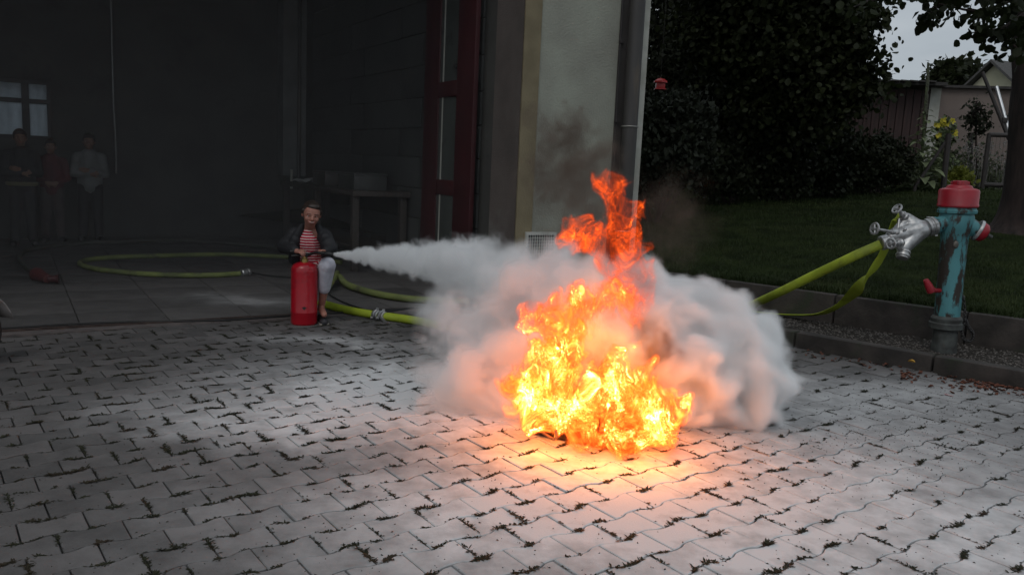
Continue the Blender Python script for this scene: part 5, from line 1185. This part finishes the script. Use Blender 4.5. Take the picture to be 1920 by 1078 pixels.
def volume_and_veil(name, dens, lo, n, vox, material, parent, vname, skin, thr):
    """the grid itself and, on a grid half as fine, the thin surface that follows its outline"""
    volume_object(name, dens, lo, n, vox, material, parent)
    d2 = dens[::2, ::2, ::2]; volume_object(vname, d2, lo, np.array(d2.shape), vox * 2, skin, parent, skin, thr)
def volume_object(name, dens, lo, n, vox, material, parent, skin=None, thr=.1):
    """a mesh that carries one density per point; its node tree turns that into a volume grid"""
    cnt_ = int(n.prod()); me = bpy.data.meshes.new(name); me.vertices.add(cnt_)
    co = np.stack(np.meshgrid(*[lo[i] + vox * np.arange(n[i]) for i in range(3)], indexing='ij'), -1).reshape(-1, 3).astype(np.float32)
    me.vertices.foreach_set('co', co.ravel()); a_ = me.attributes.new('amount', 'FLOAT', 'POINT'); a_.data.foreach_set('value', dens.astype(np.float32).ravel())
    me.materials.append(material)
    o = bpy.data.objects.new(name, me); COL.objects.link(o); o.parent = parent
    if parent is not None: o.matrix_parent_inverse = parent.matrix_basis.inverted()
    g = bpy.data.node_groups.new(name + '_grid', 'GeometryNodeTree')
    g.interface.new_socket('Geometry', in_out='INPUT', socket_type='NodeSocketGeometry'); g.interface.new_socket('Geometry', in_out='OUTPUT', socket_type='NodeSocketGeometry')
    A = g.nodes.new; L = g.links.new; gi = A('NodeGroupInput'); go = A('NodeGroupOutput'); vc = A('GeometryNodeVolumeCube')
    hi = [float(lo[i] + vox * (n[i] - 1)) for i in range(3)]
    vc.inputs['Min'].default_value = [float(v) for v in lo]; vc.inputs['Max'].default_value = hi
    for i, ax in enumerate('XYZ'): vc.inputs['Resolution ' + ax].default_value = int(n[i])
    ps = A('GeometryNodeInputPosition'); sx = A('ShaderNodeSeparateXYZ'); L(ps.outputs[0], sx.inputs[0]); prev = None
    for i, mulv in ((0, int(n[1] * n[2])), (1, int(n[2])), (2, 1)):
        a1 = A('ShaderNodeMath'); a1.operation = 'SUBTRACT'; L(sx.outputs[i], a1.inputs[0]); a1.inputs[1].default_value = float(lo[i])
        a2 = A('ShaderNodeMath'); a2.operation = 'DIVIDE'; L(a1.outputs[0], a2.inputs[0]); a2.inputs[1].default_value = vox
        a3 = A('ShaderNodeMath'); a3.operation = 'ROUND'; L(a2.outputs[0], a3.inputs[0])
        a4 = A('ShaderNodeClamp'); L(a3.outputs[0], a4.inputs[0]); a4.inputs[1].default_value = 0; a4.inputs[2].default_value = float(n[i] - 1)
        a5 = A('ShaderNodeMath'); a5.operation = 'MULTIPLY_ADD'; L(a4.outputs[0], a5.inputs[0]); a5.inputs[1].default_value = float(mulv)
        if prev: L(prev, a5.inputs[2])
        else: a5.inputs[2].default_value = 0
        prev = a5.outputs[0]
    at1 = A('GeometryNodeInputNamedAttribute'); at1.data_type = 'FLOAT'; at1.inputs['Name'].default_value = 'amount'
    si = A('GeometryNodeSampleIndex'); si.data_type = 'FLOAT'; si.domain = 'POINT'; L(gi.outputs[0], si.inputs['Geometry'])
    L([x for x in at1.outputs if x.enabled and x.name == 'Attribute'][0], si.inputs['Value']); L(prev, si.inputs['Index'])
    L(si.outputs[0], vc.inputs['Density'])
    sm_ = A('GeometryNodeSetMaterial'); L(vc.outputs[0], sm_.inputs['Geometry']); sm_.inputs['Material'].default_value = material
    if skin:       # the thin outer veil, a surface that follows the volume's outline
        vm_ = A('GeometryNodeVolumeToMesh'); vm_.inputs['Threshold'].default_value = thr; vm_.inputs['Adaptivity'].default_value = .15; L(vc.outputs[0], vm_.inputs['Volume'])
        ss_ = A('GeometryNodeSetShadeSmooth'); L(vm_.outputs[0], ss_.inputs[0]); s2_ = A('GeometryNodeSetMaterial'); L(ss_.outputs[0], s2_.inputs['Geometry']); s2_.inputs['Material'].default_value = skin
        L(s2_.outputs[0], go.inputs[0])
    else: L(sm_.outputs[0], go.inputs[0])
    md = o.modifiers.new('grid', 'NODES'); md.node_group = g
    return o
def vmat(name):
    m = bpy.data.materials.new(name); m.use_nodes = True; t = m.node_tree; t.nodes.clear(); o = t.nodes.new('ShaderNodeOutputMaterial')
    a = t.nodes.new('ShaderNodeAttribute'); a.attribute_name = 'density'; return m, t, o, a
def skin_mat(name, col, emit, fac_):
    m = bpy.data.materials.new(name); m.use_nodes = True; t = m.node_tree; t.nodes.clear(); o = t.nodes.new('ShaderNodeOutputMaterial'); tr = t.nodes.new('ShaderNodeBsdfTransparent')
    if emit: s_ = t.nodes.new('ShaderNodeEmission'); s_.inputs['Color'].default_value = (*col, 1); s_.inputs['Strength'].default_value = emit
    else: s_ = t.nodes.new('ShaderNodeBsdfDiffuse'); s_.inputs['Color'].default_value = (*col, 1)
    mx_ = t.nodes.new('ShaderNodeMixShader'); mx_.inputs[0].default_value = fac_; t.links.new(tr.outputs[0], mx_.inputs[1]); t.links.new(s_.outputs[0], mx_.inputs[2]); t.links.new(mx_.outputs[0], o.inputs['Surface']); return m
def sstep(x): x = np.clip(x, 0, 1); return x * x * (3 - 2 * x)

FY = 3.86
# ---- the burning tray
tray = thing('burner_tray', gz(1130, 790, 0), 'shallow black steel burner tray with tube handles beneath the flames', 'burner tray')
M_TRAY = mat('scorched_steel', (.045, .035, .032), (.02, .017, .016), scale=14, rough=.6, metal=.5)
M_HAND = mat('hot_tube', (.30, .17, .12), (.20, .11, .08), scale=14, rough=.45, metal=.5)
tc_ = Vector((.43, 3.92, 0)); ta = Matrix.Rotation(-.42, 3, 'Z')
for (c, sz) in (((0, 0, .012), (.52, .34, .006)), ((0, .17, .032), (.52, .006, .045)), ((0, -.17, .032), (.52, .006, .045)), ((.26, 0, .032), (.006, .334, .045)), ((-.26, 0, .032), (.006, .334, .045))):
    q = MB(); q.box(tc_ + ta @ Vector(c), sz, ta); q.build('tray_plate' if c[2] < .02 else 'tray_side', M_TRAY, tray, smooth=False)
for sx in (-1, 1):
    for sy in (-1, 1): q = MB(); q.box(tc_ + ta @ Vector((sx * .22, sy * .13, .004)), (.03, .03, .012), ta); q.build('foot', M_TRAY, tray, smooth=False)
h0, h1, h2, h3 = gz(1012, 797, .075), gz(1014, 808, .035), gz(1040, 822, .03), gz(1042, 812, .075)
q = MB(); q.tube(smooth_path([h0, gz(1009, 801, .05), gz(1017, 810, .03), gz(1036, 822, .022), gz(1043, 820, .045), h3 + Vector((.0, .02, .01))], 5), .0075, 8); q.build('handle', M_HAND, tray)
h = tc_ + ta @ Vector((.263, 0, .04)); q = MB(); q.tube(smooth_path([h + ta @ Vector((0, -.08, 0)), h + ta @ Vector((.05, -.08, -.01)), h + ta @ Vector((.07, 0, -.015)), h + ta @ Vector((.05, .08, -.01)), h + ta @ Vector((0, .08, 0))], 5), .0075, 8); q.build('handle', M_HAND, tray)

# ---- flames: (photo x, y, rx, ry, nearer/farther, half depth, heat)
BL = [(1005,735,62,52,-.02,.17,1.25),(1060,765,60,50,.0,.17,1.15),(1040,690,48,52,.02,.15,1.05),(1085,800,36,30,-.08,.1,.6),(1030,790,34,22,-.06,.08,.9),
(1062,640,44,52,.02,.12,.85),(1040,595,46,36,.03,.11,.75),(1085,580,32,36,.02,.1,.8),(1003,600,26,30,.0,.07,.75),(960,730,24,30,-.04,.08,.75),
(1140,740,46,55,.0,.16,.8),(1185,750,52,48,.0,.17,.85),(1225,775,50,40,.0,.15,.85),(1265,765,26,34,.02,.09,1.25),(1175,815,44,30,-.08,.12,.75),(1215,805,40,34,-.08,.12,.9),
(1215,705,16,28,.04,.06,.9),(1150,700,32,26,.04,.09,.85),(1115,825,30,16,-.1,.07,.45),(1190,832,46,16,-.02,.08,.85),(1140,832,34,12,-.02,.06,.5),(1085,812,30,16,-.02,.07,.7),(1240,818,30,16,-.0,.07,.8),(1130,560,38,32,.03,.09,.60),(1165,540,40,34,.05,.10,.46),(1195,560,32,48,.06,.09,.36),
(1190,518,30,36,.06,.08,.34),(1152,482,42,40,.05,.10,.30),(1155,430,32,38,.06,.09,.32),(1112,452,40,34,.05,.08,.34),(1078,440,26,42,.04,.06,.46),(1150,372,30,36,.07,.07,.40),
(1150,342,30,22,.07,.06,.50),(1190,392,28,14,.07,.05,.40),(1198,408,15,15,.07,.04,.40),(1188,470,22,40,.06,.06,.3),(1135,500,14,24,.05,.05,.3)]
def flames(vox):
    B_ = []
    for (px, py, rx, ry, dy, rd, h_) in BL:
        dy -= .16 * max(0, min(1, (py - 720) / 110)); p = at(px, py, FY + dy); m_ = FY / F_PX; B_.append((p.x, p.y, p.z, rx * m_, rd, ry * m_, h_))
    B_ = np.array(B_, np.float32)
    lo, n, (X, Y, Z) = grid((B_[:, 0].min() - .13, FY - .36, .004), ((B_[:, 0] + B_[:, 3]).max() + .04, FY + .20, (B_[:, 2] + B_[:, 5]).max() + .03), vox)
    x1, y1, z1 = warp(X, Y, Z, .016, 1 / .8)
    x2, y2, z2 = warp(x1, y1, z1, .011, 1 / .38, .7)
    lick = samp(TC, x1 / .42, y1 / .42, z1 / 1.6) + .6 * samp(TA, x2 / .21, y2 / .21, z2 / .75)
    z2 = z2 - .030 * np.clip(lick, -1.2, 2.2) * sstep((z2 - .10) / .25) * (1 - .55 * sstep((z2 - .55) / .3))
    D_ = np.full(X.shape, 9., np.float32); H_ = np.zeros(X.shape, np.float32); W_ = np.zeros(X.shape, np.float32)
    for b_ in B_:
        qq = ((x2 - b_[0]) / b_[3]) ** 2 + ((y2 - b_[1]) / b_[4]) ** 2 + ((z2 - b_[2]) / b_[5]) ** 2
        D_ = np.minimum(D_, np.sqrt(qq)); e_ = np.exp(-1.6 * qq); W_ += e_; H_ += e_ * b_[6]
    H_ /= W_ + 1e-6
    env = sstep((1.15 - D_ - .10 * np.abs(samp(TB2, x2 / .16, y2 / .16, z2 / .3))) / .42)
    x3, y3, z3 = warp(x2, y2, z2, .007, 1 / .20, .8)
    n1 = samp(TD, x3 / .60 + .3, y3 / .6, z3 / .85); n2 = samp(TD, x3 / .27 + .1, y3 / .27 + .5, z3 / .38 + .2); n3 = samp(TA, x3 / .13 + .1, y3 / .13 + .5, z3 / .18 + .2)
    sh_ = np.exp(-np.abs(n1) / .15) + .95 * np.exp(-np.abs(n2) / .17) + .5 * np.exp(-np.abs(n3) / .26)
    rim = np.exp(-((D_ - .95) / .07) ** 2)
    blot = np.clip(.5 + .75 * samp(TB2, X + .2, Y, Z / 1.2 + .6), .03, 2)
    blot = .12 + .88 * sstep(.5 + .42 * samp(TB2, X / .8 + .2, Y / .8, Z / .95 + .6))
    e = env * (.010 + .62 * sh_ ** 2.6 * blot ** 1.5 + .5 * rim * np.clip(.4 + .5 * n3, 0, 1.3)) * H_ ** 1.5
    return e.astype(np.float32), lo, n
FVOX = .0047
fe, flo, fn = flames(FVOX)
M_FIRE, t, o_, a_ = vmat('flame')
g_ = t.nodes.new('ShaderNodeNewGeometry'); sx_ = t.nodes.new('ShaderNodeSeparateXYZ'); t.links.new(g_.outputs['Position'], sx_.inputs[0])
mr = t.nodes.new('ShaderNodeMapRange'); mr.inputs['From Min'].default_value = .30; mr.inputs['From Max'].default_value = .95; mr.inputs['To Min'].default_value = 0; mr.inputs['To Max'].default_value = 1; t.links.new(sx_.outputs['Z'], mr.inputs['Value'])
hf = t.nodes.new('ShaderNodeMath'); hf.operation = 'MULTIPLY_ADD'; hf.inputs[1].default_value = -.75; hf.inputs[2].default_value = 1.0; t.links.new(mr.outputs[0], hf.inputs[0])
hm = t.nodes.new('ShaderNodeMath'); hm.operation = 'MULTIPLY'; t.links.new(hf.outputs[0], hm.inputs[0]); t.links.new(a_.outputs['Fac'], hm.inputs[1])
cr_ = t.nodes.new('ShaderNodeValToRGB'); el = cr_.color_ramp.elements; el[0].color = (1, .085, .008, 1); el[1].color = (1, .66, .30, 1)
for ps_, cc_ in ((.05, (1, .15, .014, 1)), (.18, (1, .28, .035, 1)), (.45, (1, .50, .13, 1))): e3 = el.new(ps_); e3.color = cc_
t.links.new(hm.outputs[0], cr_.inputs[0])
em = t.nodes.new('ShaderNodeEmission'); t.links.new(cr_.outputs[0], em.inputs['Color'])
ms = t.nodes.new('ShaderNodeMath'); ms.operation = 'MULTIPLY'; t.links.new(a_.outputs['Fac'], ms.inputs[0])
mh_ = t.nodes.new('ShaderNodeMapRange'); mh_.inputs['From Min'].default_value = .28; mh_.inputs['From Max'].default_value = .80; mh_.inputs['To Min'].default_value = 760; mh_.inputs['To Max'].default_value = 480; t.links.new(sx_.outputs['Z'], mh_.inputs['Value']); t.links.new(mh_.outputs[0], ms.inputs[1])
t.links.new(ms.outputs[0], em.inputs['Strength'])
ab = t.nodes.new('ShaderNodeVolumeAbsorption'); ab.inputs['Color'].default_value = (.35, .18, .10, 1)
sq = t.nodes.new('ShaderNodeMath'); sq.operation = 'SQRT'; t.links.new(a_.outputs['Fac'], sq.inputs[0])
mq = t.nodes.new('ShaderNodeMath'); mq.operation = 'MULTIPLY'; mq.use_clamp = True; mq.inputs[1].default_value = 2.6; t.links.new(sq.outputs[0], mq.inputs[0])
mk_ = t.nodes.new('ShaderNodeMath'); mk_.operation = 'MULTIPLY'; mk_.inputs[1].default_value = 24; t.links.new(mq.outputs[0], mk_.inputs[0]); t.links.new(mk_.outputs[0], ab.inputs['Density'])
ad = t.nodes.new('ShaderNodeAddShader'); t.links.new(em.outputs[0], ad.inputs[0]); t.links.new(ab.outputs[0], ad.inputs[1]); t.links.new(ad.outputs[0], o_.inputs['Volume'])
fire = thing('fire', (.40, FY, .02), 'tall swirling orange and yellow fire burning over the low tray', 'fire')
volume_and_veil('flames', fe, flo, fn, FVOX, M_FIRE, fire, 'flame_surface', skin_mat('flame_veil', (1, .16, .02), .8, .015), .03)
for (px, py, Y_, W_) in ((1020, 790, FY - .28, 3.8), (1120, 800, FY - .38, 5.2), (1230, 800, FY - .32, 5.2), (1300, 745, FY - .05, 1.8), (940, 745, FY - .12, 1.3), (1190, 650, FY + .05, 2.5), (1080, 610, FY + .18, 2.5), (1150, 420, FY - .1, 1.5)):
    l_ = bpy.data.lights.new('flame_light', 'POINT'); l_.energy = W_ * .95; l_.color = (1, .30, .040); l_.shadow_soft_size = .0
    lo_ = bpy.data.objects.new('flame_light', l_); COL.objects.link(lo_); lo_.location = at(px, py, Y_); lo_.parent = fire; lo_.matrix_parent_inverse = fire.matrix_basis.inverted()

# ---- powder cloud: (photo x, y, radius px, Y, edge softness, density)
CL = [(1080,560,70,4.35,.35,.55),(1000,545,80,4.55,.4,.5),(930,530,66,4.85,.45,.5),(860,515,52,5.2,.45,.5),(1040,505,48,4.6,.35,.55),(960,495,42,4.9,.35,.6),(880,492,40,5.15,.35,.65),(1120,520,52,4.4,.35,.55),(815,490,30,5.4,.35,.6),
(900,610,85,4.6,.6,.34),(845,640,72,4.45,.6,.32),(880,710,95,4.30,.5,.50),(950,740,80,4.22,.5,.6),(985,660,90,4.3,.6,.5),(820,580,56,4.9,.6,.28),(900,765,56,4.18,.55,.5),(845,735,60,4.25,.55,.42),(965,770,50,4.1,.5,.55),
(1180,650,105,4.35,.25,.9),(1230,610,90,4.45,.2,1.0),(1290,630,90,4.45,.2,1.0),(1350,670,100,4.42,.2,1.0),(1240,700,105,4.3,.2,1.0),(1310,720,100,4.28,.2,1.0),(1390,715,92,4.32,.2,1.0),(1405,655,62,4.45,.2,1.0),
(1430,720,58,4.28,.2,1.0),(1360,762,56,4.2,.2,1.0),(1425,755,50,4.24,.2,1.0),(1205,550,56,4.6,.25,.9),(1100,650,90,4.35,.3,.8),(1295,755,64,4.2,.25,.9),(1160,560,60,4.5,.35,.7),(1260,570,54,4.55,.2,1.0),(1325,595,56,4.55,.2,1.0),(1380,620,50,4.5,.2,1.0),(1195,505,30,4.6,.35,.5)]
def cloud(vox):
    B_ = np.array([(*at(px, py, Y_), r_ * Y_ / F_PX, w_, d_) for (px, py, r_, Y_, w_, d_) in CL], np.float32)
    lo, n, (X, Y, Z) = grid((B_[:, 0].min() - .36, 3.80, .0), ((B_[:, 0] + B_[:, 3]).max() + .12, 5.6, (B_[:, 2] + B_[:, 3]).max() + .10), vox)
    a1 = samp(TA, X / 1.5, Y / 1.5, Z / 1.5)
    x2, y2, z2 = warp(X, Y, Z, .020, 1 / .9, 1.0)
    f1 = np.abs(samp(TD, x2 / 1.05, y2 / 1.05, z2 / 1.05)); f2 = np.abs(samp(TB2, x2 / .42, y2 / .42, z2 / .42)); f3 = np.abs(samp(TC, x2 / .19, y2 / .19, z2 / .19))
    acc = np.full(X.shape, 1e-9, np.float32); ws = acc.copy(); dn = acc.copy(); sf = acc.copy()
    for b_ in B_:
        i0 = np.clip(((b_[:3] - b_[3] - .22 - lo) / vox).astype(int), 0, n); i1 = np.clip(((b_[:3] + b_[3] + .22 - lo) / vox).astype(int) + 1, 0, n)
        sl_ = tuple(slice(a, c) for a, c in zip(i0, i1))
        sd = np.sqrt((x2[sl_] - b_[0]) ** 2 + (y2[sl_] - b_[1]) ** 2 + (z2[sl_] - b_[2]) ** 2) - b_[3]
        e_ = np.exp(-np.clip(sd, -.6, 1) * 26); acc[sl_] += e_; e2 = np.exp(-np.clip(sd, -.3, 1) * 12); ws[sl_] += e2; dn[sl_] += e2 * b_[5]; sf[sl_] += e2 * b_[4]
    sd = -np.log(acc) / 26; dn /= ws; sf /= ws
    soft = np.clip((sf - .2) / .4, 0, 1)
    g1 = samp(TD, x2 / 1.3 + .4, y2 / 1.3, z2 / 1.3); sd = sd - (.022 * g1 + .007 * f1 + .007 * f2 + .004 * f3) + .012
    v = sstep(-sd / (.060 + .13 * soft)) * dn
    # wisps break the soft part up
    v *= np.clip(1 + soft * (.55 * a1 + .45 * (f2 - .8)), .05, 1.8)
    return v.astype(np.float32), lo, n
CVOX = .0145
ce_, clo, cn = cloud(CVOX)
def smoke_mat(name, col, k, aniso=.15):
    m, t, o_, a_ = vmat(name); pv = t.nodes.new('ShaderNodeVolumePrincipled'); pv.inputs['Color'].default_value = (*col, 1); pv.inputs['Density Attribute'].default_value = ''
    pv.inputs['Anisotropy'].default_value = aniso; mu = t.nodes.new('ShaderNodeMath'); mu.operation = 'MULTIPLY'; mu.inputs[1].default_value = k
    t.links.new(a_.outputs['Fac'], mu.inputs[0]); t.links.new(mu.outputs[0], pv.inputs['Density']); t.links.new(pv.outputs[0], o_.inputs['Volume']); return m
pc_ = thing('powder_cloud', (.3, 4.4, 0), 'dense white cloud of extinguishing powder billowing around and behind the fire', 'smoke')
volume_and_veil('billow', ce_, clo, cn, CVOX, smoke_mat('powder_smoke', (.995, .995, .996), 40), pc_, 'cloud_surface', skin_mat('powder_veil', (.85, .85, .86), 0, .035), .12)

# ---- the jet from the nozzle
def jet(vox):
    e0 = Vector(at(960, 500, 4.9)); s0 = NZ + (e0 - NZ).normalized() * .01
    lo, n, (X, Y, Z) = grid((s0.x - .03, e0.y - .0, .42), (-.02, s0.y + .10, 1.0), vox)
    d = np.array(e0 - s0); L_ = np.linalg.norm(d); d = d / L_
    x1, y1, z1 = warp(X, Y, Z, .012, 1 / .5, 1.0)
    t0 = (X - s0.x) * d[0] + (Y - s0.y) * d[1] + (Z - s0.z) * d[2]; g = np.clip(t0 / .5, 0.02, 1)
    x1 = X + (x1 - X) * g; y1 = Y + (y1 - Y) * g; z1 = Z + (z1 - Z) * g
    px_, py_, pz_ = x1 - s0.x, y1 - s0.y, z1 - s0.z; t_ = px_ * d[0] + py_ * d[1] + pz_ * d[2]
    r = np.sqrt(np.maximum(px_ ** 2 + py_ ** 2 + pz_ ** 2 - t_ ** 2, 0)); R0 = .010 + .125 * np.clip(t_, 0, 9) ** .9
    nn = samp(TD, x1 / .40, y1 / .40, z1 / .40); n2 = samp(TB2, x1 / .17, y1 / .17, z1 / .17)
    v = sstep((1.1 - r / R0 - (.10 * np.abs(nn) + .09 * np.abs(n2)) * np.clip(t_ / .25, 0, 1)) / .42) * (t_ > -.004) * sstep((L_ * .98 - t_) / .35)
    return (v / (.16 + 1.0 * np.clip(t_, 0, 9))).astype(np.float32), lo, n
je, jlo, jn = jet(.0085)
jt = thing('powder_jet', NZ, 'narrow white jet of powder shooting from the nozzle in the hands of the girl', 'smoke')
volume_and_veil('jet', je, jlo, jn, .0085, smoke_mat('jet_smoke', (.98, .985, .99), 24), jt, 'jet_surface', skin_mat('jet_veil', (.85, .86, .87), 0, .035), .15)
# ---- thin dark smoke drifting up before the wall
def dark(vox):
    BD = [(1060,260,60,6.0,.8),(1010,230,36,6.4,.5),(1100,320,70,5.4,.8),(1030,330,70,5.8,.6),(1130,290,40,5.6,.5),(1250,420,95,4.9,.22),(1260,640,34,4.0,1.6),(1225,655,34,3.98,1.4),(1205,640,26,3.95,1.2),(1100,400,80,5.0,.6)]
    B_ = np.array([(*at(px, py, Y_), r_ * Y_ / F_PX, d_) for (px, py, r_, Y_, d_) in BD], np.float32)
    lo, n, (X, Y, Z) = grid((B_[:, 0] - B_[:, 3]).min() * np.array([1, 0, 0]) + np.array([-.1, 3.8, .3]), ((B_[:, 0] + B_[:, 3]).max() + .1, 6.8, (B_[:, 2] + B_[:, 3]).max() + .1), vox)
    x1, y1, z1 = warp(X, Y, Z, .05, 1 / 1.1, 1.0); x1, y1, z1 = warp(x1, y1, z1, .022, 1 / .45, 1.0)
    out_ = np.zeros(X.shape, np.float32)
    for b_ in B_:
        d = np.sqrt((x1 - b_[0]) ** 2 + (y1 - b_[1]) ** 2 + (z1 - b_[2]) ** 2) / b_[3]; out_ = np.maximum(out_, sstep((1.1 - d) / .9) * b_[4])
    return out_ * np.clip(.6 + .5 * samp(TD, x1 / .6, y1 / .6, z1 / .6), 0, 2), lo, n
de, dlo, dn_ = dark(.026)
dk = thing('dark_smoke', (.45, 5.2, .6), 'thin brownish smoke drifting up from the fire in front of the pale wall', 'smoke')
volume_object('soot_haze', de, dlo, dn_, .026, smoke_mat('soot', (.22, .17, .14), 11, .0), dk)
